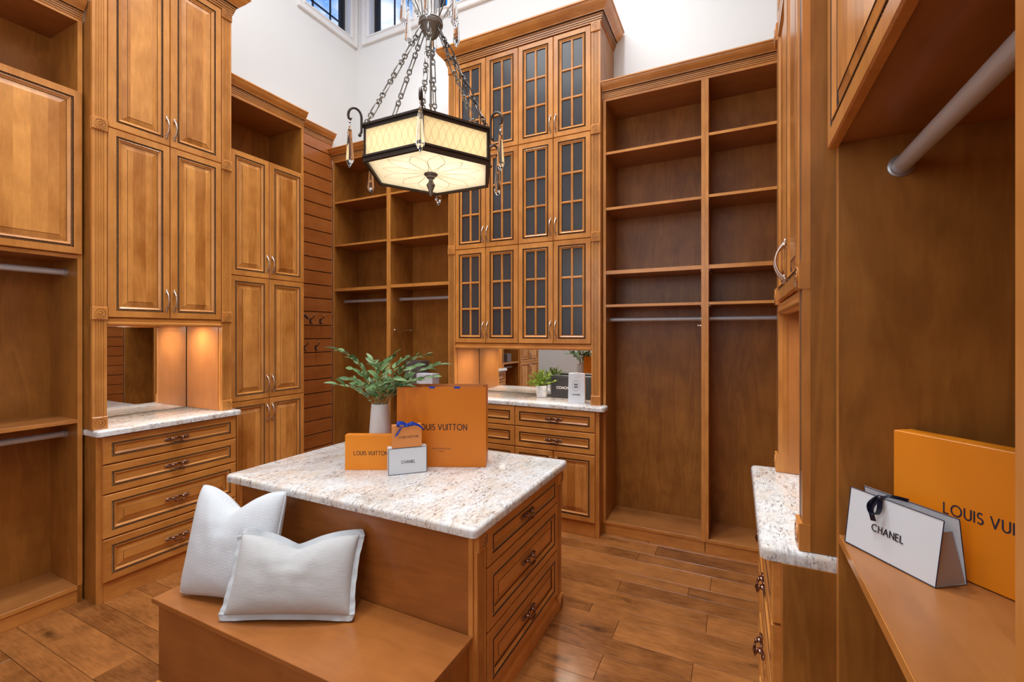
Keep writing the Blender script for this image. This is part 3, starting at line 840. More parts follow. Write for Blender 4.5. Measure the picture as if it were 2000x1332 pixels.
# ------------------------------------------------------------------ island
il = thing('island_cabinet', 'maple island cabinet with drawers on its right side in the middle of the room', 'cabinet', (-0.835, 1.385, 0), PI/2)
IW, ID, IT = 0.872, 1.30, 0.722
M['endpanel'] = wood('island_end_panel', (0.22, 0.066, 0.012), (0.42, 0.142, 0.030), 'Y', ring=0.07, grain=0.7, rough=0.3)
part_box('end_panel', il, 0.0, 0.012, 0.018, ID, 0.0, IT, 'endpanel', 0.0005)
part_box('end_panel', il, IW - 0.012, IW, 0.018, ID, 0.0, IT, 'endpanel', 0.0005)
part_box('side_panel', il, 0.012, IW - 0.012, ID - 0.012, ID, 0.0, IT, 'veneer', 0.0005)
part_box('corner_stile', il, -0.003, 0.012, 0.0, 0.018, 0.0, IT, 'maple', 0.0005)
part_box('corner_stile', il, -0.003, 0.0, ID - 0.02, ID, 0.0, IT, 'maple', 0.0005)
part_box('face_frame', il, 0.012, IW, 0.0, 0.018, 0.0, IT, 'maple', 0.0005)
for a, b_, k in ((0.566, 0.716, 'drawer_flat'), (0.327, 0.563, 'panel'), (0.094, 0.324, 'panel')):
    front(il, 0.072, 0.80, a, b_, 0.0, k, 'h', 'drawer')
pilaster(il, 0.004, 0.068, 0.0, 0.0, IT - 0.002, [IT - 0.036, 0.036], 0.014)
pilaster(il, IW - 0.068, IW - 0.002, 0.0, 0.0, IT - 0.002, [IT - 0.036, 0.036], 0.014)
b = MB(); sweep(b, [(0.072, 0.0), (IW - 0.07, 0.0)], [(0, 0), (0.016, 0), (0.016, 0.05), (0.011, 0.062), (0.006, 0.068), (0, 0.075)], 0.0)
b.build('base_moulding', ['maple_x'], il)
slab('large polished granite worktop of the island carrying vase and orange packaging', (-0.800, 1.342, 0.722), PI/2, rect(0.955, 1.385), th=0.034, r=0.014)
# bench
bn = thing('bench', 'low maple window-seat style bench against the island, holding two cushions', 'bench', (-2.125, 1.010, 0))
part_box('bench_lid', bn, 0, 1.29, 0, 0.372, 0.335, 0.355, 'bench', 0.0015)
part_box('front_panel', bn, 0.016, 1.275, 0.018, 0.034, 0.0, 0.335, 'bench', 0.001)
part_box('end_panel', bn, 0.016, 0.034, 0.034, 0.372, 0.0, 0.335, 'veneer', 0.001); part_box('end_panel', bn, 1.257, 1.275, 0.034, 0.372, 0.0, 0.335, 'veneer', 0.001)
b = MB(); sweep(b, [(0.016, 0.372), (0.016, 0.018), (1.275, 0.018), (1.275, 0.372)], [(0, 0), (0.012, 0), (0.012, 0.008), (0.006, 0.014), (0, 0.016)], 0.0); b.build('shoe_moulding', ['maple_x'], bn)

# ------------------------------------------------------------------ cushions
def pillow_mesh(w, h, t, dent, skew=0.0, n=40, ear=0.08, flange=0.0, wr=1.0, rnd_c=0.045):
    b = MB()
    def pos(u, v, side):
        cr_ = 1 - rnd_c * (u*v)**6; x = w/2 * u * cr_ * (1 - ear * (1 - v*v) * 0.9); z = cr_ * h/2 * v * (1 - ear * (1 - u*u) * 0.75)
        e = max(0.0, (1 - u*u)) ; g = max(0.0, (1 - v*v))
        th = t/2 * (e ** 0.42) * (g ** 0.42)
        vv = max(0.0, (v + 0.35) / 1.35)
        k = math.exp(-(abs(u)/0.40) ** 1.5)
        z -= dent * k * vv ** 1.7
        th *= 1 + 0.30 * (1 - k) * vv * 0.6
        # folded wrinkles radiating from the chop
        th += wr*0.010 * e * g * math.exp(-((abs(u) - 0.22 - 0.35*(v)) / 0.12) ** 2) * (1 if v > -0.2 else 0) * (v + 0.2)
        th -= wr*0.012 * e * g * math.exp(-(u / 0.09) ** 2) * max(0, v)
        th += wr * 0.004 * mnoise.noise(Vector((u*3.1, v*3.3, side*5.0))) * e * g
        bow = 0.03 * (1 - u*u) * (v < 0) * v
        return (x + skew*z, side * th, z + h/2)
    G = {}
    for side in (-1, 1):
        for i in range(n+1):
            for j in range(n+1):
                u = math.sin(PI/2 * (2*i/n - 1)); v = math.sin(PI/2 * (2*j/n - 1))
                G[side, i, j] = len(b.v); b.v.append(pos(u, v, side))
    for side in (-1, 1):
        for i in range(n):
            for j in range(n):
                q = (G[side,i,j], G[side,i+1,j], G[side,i+1,j+1], G[side,i,j+1])
                b.f.append(q if side < 0 else q[::-1]); b.m.append(0)
    edge = []
    for i in range(n): edge.append((i, 0))
    for j in range(n): edge.append((n, j))
    for i in range(n, 0, -1): edge.append((i, n))
    for j in range(n, 0, -1): edge.append((0, j))
    E = [Vector(b.v[G[-1, i, j]]) for i, j in edge]
    E = [Vector((p.x, 0, p.z)) for p in E]
    return b, E
def lean(o, p_bl, ang, tilt):
    o.matrix_world = Matrix.Translation(p_bl) @ Matrix.Rotation(ang, 4, 'Z') @ Matrix.Rotation(tilt, 4, 'X')
# big white waffle cushion
p1 = thing('cushion', 'large white waffle-weave square cushion leaning on the island above the bench', 'cushion')
b, E = pillow_mesh(0.435, 0.43, 0.165, 0.080, skew=-0.10)
b.build('cover', ['waffle'], p1, smooth=60)
MB().tube(E, 0.004, 6, closed=True).build('piping', ['piping'], p1, smooth=60)
lean(p1, Vector((-1.860, 1.118, 0.360)), R(14), R(-21))
p2 = thing('cushion', 'smaller oblong grey linen cushion with pale flanged border in front of the white one', 'cushion')
b, E = pillow_mesh(0.470, 0.278, 0.145, 0.050, ear=0.055, rnd_c=0.0)
b.build('cover', ['linen'], p2, smooth=60)
cen = Vector((0, 0, 0.1425))
fb = MB(); ring0 = []; ring1 = []; ring2 = []
nE = len(E)
for k, e in enumerate(E):
    d = (E[(k+1) % nE] - E[k-1]).normalized(); nrm = Vector((d.z, 0, -d.x))
    q = e + nrm * 0.019
    sx = math.copysign(1, e.x - cen.x); sz = math.copysign(1, e.z - cen.z)
    wv = 0.003 * math.sin(k * 0.55) + 0.002 * math.sin(k*1.3)
    ring0.append((e.x, -0.004, e.z)); ring1.append((q.x, -0.0025 + wv, q.z)); ring2.append((q.x, 0.0025 + wv, q.z))
ringb = [(e.x, 0.004, e.z) for e in E]
fb.loft([ring0, ring1, ring2, ringb, ring0])
fb.build('flange', ['flange'], p2, smooth=50)
lean(p2, Vector((-1.500, 1.150, 0.378)), R(26), R(-25))

# ------------------------------------------------------------------ lettering
def arc(cx, cy, rx, ry, a0, a1, n=14): return [(cx + rx*math.cos(R(a0 + (a1-a0)*i/n)), cy + ry*math.sin(R(a0 + (a1-a0)*i/n))) for i in range(n+1)]
GL = {
 'L': ([[(0,1),(0,0),(.46,0)]], .46), 'O': ([arc(.5,.5,.5,.5,0,360,28)], 1.0), 'U': ([[(0,1),(0,.32)] + arc(.31,.31,.31,.31,180,360) + [(.62,.32),(.62,1)]], .62),
 'I': ([[(0,0),(0,1)]], 0.0), 'S': ([arc(.25,.75,.22,.25,40,270,10)[:-1] + arc(.25,.26,.25,.25,90,-140,12)], .5), 'V': ([[(0,1),(.36,0),(.72,1)]], .72),
 'T': ([[(0,1),(.56,1)],[(.28,1),(.28,0)]], .56), 'N': ([[(0,0),(0,1),(.68,0),(.68,1)]], .68), 'C': ([arc(.5,.5,.5,.5,50,310,20)], .86),
 'H': ([[(0,0),(0,1)],[(.6,0),(.6,1)],[(0,.52),(.6,.52)]], .6), 'A': ([[(0,0),(.38,1),(.76,0)],[(.15,.36),(.61,.36)]], .76), 'E': ([[(.46,1),(0,1),(0,0),(.46,0)],[(0,.52),(.42,.52)]], .46),
 'M': ([[(0,0),(.08,1),(.42,.15),(.76,1),(.84,0)]], .84), 'F': ([[(.44,1),(0,1),(0,0)],[(0,.52),(.4,.52)]], .44), 'D': ([[(0,0),(0,1),(.25,1)] + arc(.25,.5,.45,.5,90,-90) + [(0,0)]], .7),
 'R': ([[(0,0),(0,1),(.25,1)] + arc(.25,.75,.23,.25,90,-90,8) + [(0,.5)],[(.22,.5),(.5,0)]], .5), 'P': ([[(0,0),(0,1),(.25,1)] + arc(.25,.75,.23,.25,90,-90,8) + [(0,.5)]], .48),
 '1': ([[(0,.8),(.16,1),(.16,0)]], .2), '8': ([arc(.25,.76,.2,.23,0,360,14), arc(.25,.27,.25,.27,0,360,14)], .5), '5': ([[(.45,1),(.1,1),(.05,.58)] + arc(.22,.32,.25,.3,100,-140,10)], .48), '4': ([[(.38,0),(.38,1),(0,.3),(.5,.3)]], .5),
}
def lettering(text, width, h, mat, parent, loc, rz=0.0, sw=0.12, gap=0.30, name='lettering', flip=False, extra=None):
    """strokes in the local x-z plane, centred on loc, facing -y"""
    adv = 0.0; items = []
    for ch in text:
        if ch == ' ': adv += 0.42; continue
        st, wd = GL['E' if ch == 'É' else ch]
        items.append((adv, st)); 
        if ch == 'É': items.append((adv, [[(.15,1.18),(.3,1.32)]]))
        adv += wd + gap
    adv -= gap
    sx = (width / h) / adv if width else 1.0
    b = MB(); hw = sw/2*h; kk = 0
    for a, st in items:
        for pl in st:
            for (x0, z0), (x1, z1) in zip(pl[:-1], pl[1:]):
                A = Vector(((a + x0)*sx*h, (z0)*h)); B = Vector(((a + x1)*sx*h, z1*h))
                d = (B - A)
                if d.length < 1e-7: continue
                d.normalize(); e = d*hw*0.6; nn = Vector((-d.y, d.x))*hw
                q = [A - e - nn, B + e - nn, B + e + nn, A - e + nn]
                kk += 1; yo = -0.0002 - 0.00002*(kk % 7)
                b.add([(p.x - adv*sx*h/2, yo, p.y - h/2) for p in q] + [(p.x - adv*sx*h/2, 0.0, p.y - h/2) for p in q],
                      [(0,1,2,3), (0,4,5,1), (1,5,6,2), (2,6,7,3), (3,7,4,0)])
    return b.build(name, [mat], parent, loc, (0, 0, rz))

# ------------------------------------------------------------------ packaging on the island
ZI = 0.7565
def orient(p0, p1):
    d = Vector(p1) - Vector(p0); return math.atan2(d.y, d.x), d.length
# big orange carrier bag
a, wd = orient((-1.531, 1.799, 0), (-1.125, 1.989, 0))
bag = thing('shopping_bag', 'tall orange paper carrier bag standing on the island behind the boxes', 'bag', (-1.531, 1.799, ZI), a)
W_, H_, D_ = wd, 0.400, 0.15
b = MB()
def bag_shell(b, W, H, D, t=0.0012, m=0, gus=0.02, top_in=0.0):
    # open-topped carrier: front, back, folded gussets, base
    for (y0, y1) in ((0, t), (D - t, D)): 
        b.box(0, W, y0, y1, 0, H, m)
    for x, s in ((0, 1), (W, -1)):
        xm = x + s*gus
        b.add([(x, 0, 0), (x, D, 0), (x, D, H), (x, 0, H), (xm, D/2, H), (x, D/2, H*0.25)], [(0, 5, 4, 3), (1, 2, 4, 5), (0, 1, 5)], m)
    b.box(0, W, 0, D, 0, t, m)
bag_shell(b, W_, H_, D_); b.build('bag_body', ['orange_dk'], bag)
fb = MB(); fb.box(0.001, W_ - 0.001, 0.0013, 0.002, H_ - 0.045, H_ + 0.0006); fb.box(0.001, W_ - 0.001, D_ - 0.002, D_ - 0.0013, H_ - 0.045, H_ + 0.0006); fb.build('folded_hem', ['orange_lt'], bag)
for hx in (0.162, 0.289):
    MB().box(hx, hx + 0.030, -0.0008, 0.004, H_ - 0.006, H_ + 0.004).build('ribbon_handle', ['ribbon_blue'], bag)
lettering('LOUIS VUITTON', 0.252, 0.0285, 'ink', bag, (W_*0.505, -0.0002, H_ - 0.200), sw=0.15)
lettering('MAISON FONDÉE EN 1854', 0.096, 0.0055, 'ink', bag, (W_*0.500, -0.0002, 0.092), sw=0.13)
lettering('PARIS', 0.026, 0.0055, 'ink', bag, (W_*0.500, -0.0002, 0.079), sw=0.13)
# orange box
a = R(26)
bx = thing('gift_box', 'flat orange lidded box standing on edge at the left of the island packaging', 'box', (-1.722, 1.643, ZI), a)
MB().box(0, 0.236, 0, 0.040, 0, 0.172, 0, 0.001).build('box_body', ['orange'], bx)
MB().box(-0.0008, 0.2368, 0.018, 0.0408, -0.0, 0.1726, 0, 0.001).build('box_lid', ['orange'], bx)
lettering('LOUIS VUITTON', 0.166, 0.0185, 'ink', bx, (0.126, -0.0002, 0.083), sw=0.15)
# white box with dark outlines
a, wd = orient((-1.469, 1.666, 0), (-1.344, 1.797, 0))
cb = thing('gift_box', 'small white box with dark edge lines at the front of the island', 'box', (-1.469, 1.666, ZI), a)
MB().box(0, wd, 0, 0.055, 0, 0.125).build('box_body', ['paper'], cb)
eb = MB(); e = 0.0022
for x0, x1, z0, z1 in ((0, wd, 0, e), (0, wd, 0.125 - e, 0.125), (0, e, 0, 0.125), (wd - e, wd, 0, 0.125)): eb.box(x0 - 0.0002, x1 + 0.0002, -0.0006, 0.0008, z0, z1 + 0.0002)
eb.build('edge_lines', ['edge_grey'], cb)
lettering('CHANEL', 0.064, 0.0125, 'ink', cb, (wd*0.51, -0.0002, 0.058), sw=0.17)
# small orange bag with blue bow on top of it
sb = thing('gift_bag', 'small light orange gift bag with blue ribbon bow standing on the white box', 'bag', (-1.4575, 1.680, ZI + 0.1258), a)
SW, SH, SD = 0.138, 0.108, 0.034
MB().box(0, SW, 0, SD, 0, SH, 0, 0.001).build('bag_body', ['orange_lt'], sb)
lettering('LOUIS VUITTON', 0.092, 0.0105, 'ink', sb, (SW*0.55, -0.0002, 0.050), sw=0.14)
def ribbon(b, path, width, wdir, th=0.0008):
    Pp = [Vector(p) for p in path]; wdv = [Vector(k).normalized() for k in (wdir if isinstance(wdir[0], (tuple, list, Vector)) else [wdir]*len(Pp))]
    rings = []
    if len(Pp) > 2:
        Q, WQ = [], []
        for i in range(len(Pp)-1):
            p0, p1, p2, p3 = Pp[max(i-1,0)], Pp[i], Pp[i+1], Pp[min(i+2, len(Pp)-1)]
            for k in range(5):
                t = k/5
                Q.append(0.5*((2*p1) + (p2-p0)*t + (2*p0-5*p1+4*p2-p3)*t*t + (3*p1-p0-3*p2+p3)*t**3)); WQ.append(wdv[i].lerp(wdv[i+1], t).normalized())
        Q.append(Pp[-1]); WQ.append(wdv[-1]); Pp, wdv = Q, WQ
    for i, p in enumerate(Pp):
        t_ = (Pp[min(i+1, len(Pp)-1)] - Pp[max(i-1, 0)]).normalized(); nn = t_.cross(wdv[i]).normalized() * th/2; ww = wdv[i]*width/2
        rings.append([p - ww - nn, p + ww - nn, p + ww + nn, p - ww + nn])
    b.loft(rings, True, True)
rb = MB()
ribbon(rb, [(0.066, -0.004, 0.107), (0.045, -0.007, 0.100), (0.028, -0.006, 0.078), (0.017, -0.004, 0.058)], 0.018, (0.8, 0, 0.5))
ribbon(rb, [(0.066, -0.003, 0.108), (0.045, -0.012, 0.121), (0.024, -0.012, 0.121), (0.020, -0.004, 0.112), (0.040, 0.002, 0.106), (0.066, 0.0, 0.107)], 0.016, (0, 0.35, 1))
ribbon(rb, [(0.070, -0.003, 0.108), (0.086, -0.008, 0.117), (0.096, -0.008, 0.118), (0.092, 0.0, 0.110), (0.072, 0.002, 0.106)], 0.012, (0, 0.3, 1))
ribbon(rb, [(0.072, -0.004, 0.108), (0.098, -0.009, 0.113), (0.122, -0.008, 0.104), (0.146, -0.005, 0.084)], 0.018, (-0.45, 0, 1))
rb.ell((0.068, -0.006, 0.107), (0.009, 0.007, 0.009), 8, 6)
rb.build('bow', ['ribbon_blue'], sb)

# vase
vz = thing('vase', 'tall tapered white ceramic vase on the island holding leafy branches', 'vase', (-1.660, 1.822, ZI))
MB().lathe([(0.050, 0.0), (0.058, 0.002), (0.061, 0.012), (0.0605, 0.05), (0.057, 0.13), (0.052, 0.21), (0.0465, 0.285), (0.0445, 0.303), (0.043, 0.306), (0.040, 0.304), (0.042, 0.28), (0.04, 0.2), (0.0, 0.19)], 48).build('vase_body', ['white_cer'], vz, smooth=50)

def leaf_mesh(L, Wd, fold=0.25, curl=0.15, mat='leaf', seg=6):
    b = MB(); rows = []
    for i in range(seg+1):
        t = i/seg; wv = Wd/2 * (math.sin(PI * t ** 0.85) ** 0.8 if 0 < t < 1 else 0.0)
        z = -curl * L * t * t
        rows.append(((-wv, L*t, z + fold*wv), (0, L*t, z), (wv, L*t, z + fold*wv)))
    for i in range(seg):
        a, c = rows[i], rows[i+1]
        b.add([a[0], a[1], c[1], c[0]], [(0,1,2,3)]); b.add([a[1], a[2], c[2], c[1]], [(0,1,2,3)])
    return b.mesh('leaf', [mat], 80)
LEAVES = [leaf_mesh(0.062, 0.022), leaf_mesh(0.052, 0.020, 0.3, 0.25), leaf_mesh(0.072, 0.022, 0.2, 0.3), leaf_mesh(0.042, 0.017, 0.35, 0.05)]
gr = thing('leafy_branches', 'spray of green olive-like branches spreading out of the white vase', 'plant', (-1.660, 1.822, ZI + 0.306))
gro = Vector((-1.660, 1.822, ZI + 0.306))
tips = [(663, 684, 2.30, .25), (659, 750, 2.26, .05), (727, 703, 2.42, .3), (744, 712, 2.26, .3), (766, 696, 2.36, .3), (790, 700, 2.48, .25), (832, 692, 2.40, .3), (858, 712, 2.46, .3), (846, 735, 2.36, .2), (815, 742, 2.24, .15),
        (700, 752, 2.20, .15), (690, 722, 2.46, .2), (806, 716, 2.30, .25), (772, 738, 2.18, .2), (718, 738, 2.50, .3), (752, 745, 2.30, .3), (790, 748, 2.30, .2), (735, 755, 2.22, .2), (765, 752, 2.50, .2), (684, 742, 2.34, .1), (828, 722, 2.52, .2)]
rnd = random.Random(3)
sm = MB()
for px, py, zc, upk in tips:
    T = P(px, py, zc) - gro; base = Vector((rnd.uniform(-.02, .02), rnd.uniform(-.02, .02), -0.06))
    ctrl = Vector((T.x*0.30, T.y*0.30, T.z*0.62 + 0.10*upk*2))
    pts = []
    n = 9
    for i in range(n+1):
        t = i/n
        pts.append(base*(1-t)**2 + ctrl*2*t*(1-t) + T*t*t)
    sm.tube(pts, [0.0022*(1 - 0.6*i/n) for i in range(n+1)], 5)
    ln = sum((pts[i+1]-pts[i]).length for i in range(n))
    nl = max(4, int(ln / 0.027))
    for k in range(nl+1):
        t = 0.30 + 0.70 * k / nl
        f = t*n; i = min(int(f), n-1); p = pts[i].lerp(pts[i+1], f - i); d = (pts[i+1]-pts[i]).normalized()
        sidev = d.cross(Vector((0,0,1))).normalized() * (1 if k % 2 else -1)
        if k == nl: ld = d.copy()
        else: ld = (d*0.75 + sidev*rnd.uniform(0.5, 1.0) + Vector((rnd.uniform(-.3,.3), rnd.uniform(-.3,.3), rnd.uniform(-.25,.55)))).normalized()
        upv = (Vector((0,0,1)) + Vector((rnd.uniform(-.8,.8), rnd.uniform(-1.2,.2), 0))).normalized()
        xv = ld.cross(upv).normalized(); zv = xv.cross(ld)
        mt = Matrix((xv, ld, zv)).transposed().to_4x4(); mt.translation = p
        s = rnd.uniform(0.85, 1.2)
        o = link('leaf', LEAVES[rnd.randrange(4)], gr); o.matrix_basis = mt @ Matrix.Scale(s, 4)
sm.build('stems', ['stem'], gr, smooth=60)

# ------------------------------------------------------------------ items on the back counter
ZC = 0.9165
pp = thing('potted_plant', 'small bright green bushy plant in a white textured pot on the back counter', 'plant', (-1.40, 3.385, ZC))
pb = MB(); prof = []
for i in range(17):
    t = i/16; r0 = 0.040 + 0.008*t
    prof.append((r0 + (0.0015 if i % 2 else 0), t*0.092))
pb.lathe([(0, 0), (0.038, 0)] + prof + [(0.044, 0.092), (0.043, 0.080), (0, 0.078)], 26)
pb.build('pot', ['white_cer'], pp)
fs = MB(); rnd = random.Random(5); stm = MB()
for k in range(64):
    a = rnd.uniform(0, 2*PI); el = rnd.uniform(0.15, 1.35); Lr = rnd.uniform(0.10, 0.155)
    d = Vector((math.cos(a)*math.cos(el)*1.0, math.sin(a)*math.cos(el)*0.62, math.sin(el)))
    tip = d*Lr; mid = Vector((tip.x*0.4, tip.y*0.4, tip.z*0.65)); o0 = Vector((0, 0, 0.078))
    pts = [o0 + mid*2*t*(1-t) + tip*t*t for t in (0, .25, .5, .75, 1)]
    stm.tube(pts, 0.0009, 4)
    for q in range(28):
        t = rnd.uniform(0.22, 1.0); p = o0 + mid*2*t*(1-t) + tip*t*t
        ld = Vector((rnd.uniform(-1,1), rnd.uniform(-1,1), rnd.uniform(-.6,1))).normalized(); s_ = rnd.uniform(0.010, 0.017)
        sd = ld.cross(Vector((rnd.uniform(-1,1), rnd.uniform(-1,1), 1))).normalized()*s_*0.32
        fs.add([p, p + ld*s_*0.5 + sd, p + ld*s_, p + ld*s_*0.5 - sd], [(0,1,2,3)])
tag(fs.build('foliage', ['leaf_s'], pp), kind='stuff'); stm.build('stems', ['stem'], pp)
kb = thing('shoe_box', 'black lidded box with white serif lettering on the back counter behind the white bag', 'box', (-1.318, 3.385, ZC), 0)
MB().box(0, 0.325, 0, 0.10, 0, 0.172, 0, 0.001).build('box_body', ['blackbox'], kb)
MB().box(-0.001, 0.326, -0.001, 0.101, 0.150, 0.174, 0, 0.001).build('box_lid', ['blackbox'], kb)
lettering('COACH', 0.094, 0.017, 'white_ink', kb, (0.093, -0.0004, 0.082), sw=0.26, gap=0.18)
wb = thing('gift_bag', 'white paper gift bag with ribbon tie and ringed monogram on the back counter', 'bag', (-1.108, 3.185, ZC), R(12))
W3, H3, D3 = 0.122, 0.215, 0.070
b = MB()
b.add([(0,0,0),(W3,0,0),(W3,D3,0),(0,D3,0),(0.002,0.012,H3),(W3-0.002,0.012,H3),(W3-0.002,D3-0.012,H3),(0.002,D3-0.012,H3)], [(0,3,2,1),(0,1,5,4),(2,3,7,6),(1,2,6,5),(3,0,4,7)])
b.add([(0.006,0.016,H3-0.001),(W3-0.006,0.016,H3-0.001),(W3-0.006,D3-0.016,H3-0.001),(0.006,D3-0.016,H3-0.001)], [(0,1,2,3)])
b.build('bag_body', ['paper'], wb)
til = math.atan2(0.012, H3)
rb = MB(); cx_, cz_, rr_ = W3*0.47, H3*0.58, 0.034
def ring_strip(b, cx, cz, r, sw, a0=0, a1=360, n=32, rz=1.0):
    for i in range(n):
        q = []
        for (aa, r_) in ((a0 + (a1-a0)*i/n, r - sw/2), (a0 + (a1-a0)*(i+1)/n, r - sw/2), (a0 + (a1-a0)*(i+1)/n, r + sw/2), (a0 + (a1-a0)*i/n, r + sw/2)):
            q.append((cx + r_*math.cos(R(aa)), 0, cz + r_*math.sin(R(aa))*rz))
        b.add(q, [(0,1,2,3)])
ring_strip(rb, 0, 0, 0.0275, 0.0012, rz=1.35)
ring_strip(rb, 0.0050, 0, 0.0128, 0.0044, 40, 320, 24); ring_strip(rb, -0.0050, 0.0, 0.0128, 0.0044, 220, 500, 24)
lg = rb.build('monogram', ['ink'], wb, (cx_, 0.012*0.58 - 0.0008, cz_), (-til, 0, 0))
lt = lettering('CHANEL', 0.060, 0.0115, 'ink', wb, (W3*0.49, 0.012*0.28 - 0.0008, H3*0.28), sw=0.18); lt.rotation_euler = (-til, 0, 0)
rb = MB()
ribbon(rb, [(0.040, 0.010, H3-0.002), (0.052, 0.004, H3 + 0.003), (0.060, 0.004, H3-0.004), (0.050, 0.006, H3-0.018), (0.044, 0.007, H3-0.030)], 0.007, (1, 0, 0.4))
ribbon(rb, [(0.066, 0.004, H3-0.002), (0.075, 0.003, H3+0.004), (0.085, 0.004, H3+0.001), (0.078, 0.007, H3-0.020)], 0.007, (1, 0, -0.3))
ribbon(rb, [(0.036, 0.02, H3+0.001), (0.060, 0.012, H3+0.004), (0.088, 0.02, H3+0.001)], 0.008, (0, 0, 1))
rb.build('ribbon_tie', ['white_ink'], wb)

# boxes on the low shelf of the corner shelving
g1 = thing('gift_box', 'upright dark grey glossy box on the corner shelving behind the branches', 'box', (-2.735, YB + 0.12, 0.9565))
MB().box(0, 0.175, 0, 0.12, 0, 0.215, 0, 0.002).build('box_body', ['greybox'], g1)
MB().box(-0.001, 0.176, -0.001, 0.121, 0.170, 0.217, 0, 0.002).build('box_lid', ['greybox'], g1)
g2 = thing('gift_box', 'small pale silver box on the corner shelving above the orange bag', 'box', (-2.542, YB + 0.04, 0.9565))
MB().box(0, 0.17, 0, 0.10, 0, 0.112, 0, 0.002).build('box_body', ['paper'], g2)
MB().box(-0.001, 0.171, -0.001, 0.101, 0.075, 0.113, 0, 0.002).build('box_lid', ['paper'], g2)
g3 = thing('gift_box', 'dark grey ribboned box on the left wardrobe shelf, seen only in the back mirror', 'box', (-3.19, 0.62, 0.9735), PI/2)
MB().box(0, 0.14, 0, 0.20, 0, 0.13, 0, 0.002).build('box_body', ['greybox'], g3)
MB().box(-0.001, 0.141, 0.09, 0.11, 0, 0.131).build('ribbon_band', ['blackbox'], g3)

# ------------------------------------------------------------------ items on the right wardrobe shelf
ZR = 0.9845
A = Vector((0.209, 1.186, 0)); B = Vector((0.313, 1.040, 0)); a, wd = orient(A, B)
cw = thing('gift_bag', 'wide white gable bag with navy bow on the right wardrobe shelf', 'bag', (A.x, A.y, ZR), a)
D4, H4 = 0.066, 0.117
# local y points away from the viewer
b = MB()
b.box(0, wd, 0, 0.0012, 0, 0.0008)
fr = MB(); tin = 0.013
def plate(b, pts, th=(0, 0.0012, 0)):
    q = [Vector(p) for p in pts]; t_ = Vector(th)
    b.add(q + [p + t_ for p in q], [(0,1,2,3), (7,6,5,4), (0,4,5,1), (1,5,6,2), (2,6,7,3), (3,7,4,0)])
plate(fr, [(0,0,0),(wd,0,0),(wd+0.004,tin,H4),(0.002,tin,H4)])
fr.build('front_panel', ['paper'], cw)
bk = MB(); plate(bk, [(0,D4-0.0012,0),(wd,D4-0.0012,0),(wd+0.004,D4-tin-0.008,H4+0.001),(0.002,D4-tin-0.008,H4+0.001)]); bk.build('back_panel', ['paper'], cw)
gs = MB()
for x, s in ((wd - 0.001, -1), (0.001, 1)):
    gs.add([(x,0.001,0),(x,D4-0.001,0),(x+s*0.004,D4-0.024,H4*0.80),(x+s*0.004,0.020,H4*0.80)], [(0,1,2,3)])
gs.box(0, wd, 0.0, D4, 0, 0.001); gs.build('gusset', ['paper_grey'], cw)
eb = MB()
for x0, z0, x1, z1 in ((0,0,wd,0),(wd,0,wd+0.004,1),(wd+0.004,1,0.002,1),(0.002,1,0,0)):
    eb.tube([(x0, z0*tin - 0.0002, z0*H4 + 0.0008), (x1, z1*tin - 0.0002, z1*H4)], 0.0009, 5)
    eb.tube([(x0, D4 - (tin+0.008)*z0 , z0*H4 + 0.0008), (x1, D4 - (tin+0.008)*z1, z1*H4)], 0.0009, 5)
eb.build('edge_lines', ['ink_blue'], cw)
lt = lettering('CHANEL', 0.062, 0.0125, 'ink', cw, (wd*0.488, tin*0.44 - 0.0006, H4*0.47), sw=0.16); lt.rotation_euler = (-math.atan2(tin, H4), 0, 0)
rb = MB(); zt = H4
ribbon(rb, [(0.073, 0.016, zt+0.002), (0.070, 0.004, zt+0.004), (0.062, -0.006, zt-0.012), (0.064, -0.006, zt-0.028), (0.073, -0.004, zt-0.031), (0.080, -0.004, zt-0.018), (0.074, 0.004, zt-0.002)], 0.010, (0.3, 0.9, 0.1))
ribbon(rb, [(0.070, 0.004, zt-0.002), (0.063, -0.004, zt-0.022), (0.066, -0.002, zt-0.046)], 0.010, (1, 0.2, 0.15))
ribbon(rb, [(0.073, 0.012, zt+0.002), (0.082, 0.018, zt+0.007), (0.092, 0.030, zt+0.006), (0.098, 0.042, zt+0.003)], 0.007, (0.1, 0.5, 1))
rb.ell((0.072, 0.006, zt+0.001), (0.007, 0.006, 0.006), 8, 6)
rb.build('bow', ['ribbon_navy'], cw, smooth=60)
A = Vector((0.292, 1.185, 0)); a = math.atan2(-0.049, 0.0434)
ob = thing('gift_box', 'large orange lidded box leaning at the back of the right wardrobe shelf', 'box', (A.x, A.y, ZR), a)
MB().box(0, 0.34, 0.026, 0.046, 0.0, 0.246, 0, 0.001).build('box_body', ['orange'], ob)
MB().box(-0.001, 0.341, 0, 0.028, 0.0, 0.2465, 0, 0.0015).build('box_lid', ['orange'], ob)
lettering('LOUIS VUITTON', 0.160, 0.0190, 'ink_blue', ob, (0.166, -0.0002, 0.119), sw=0.13)

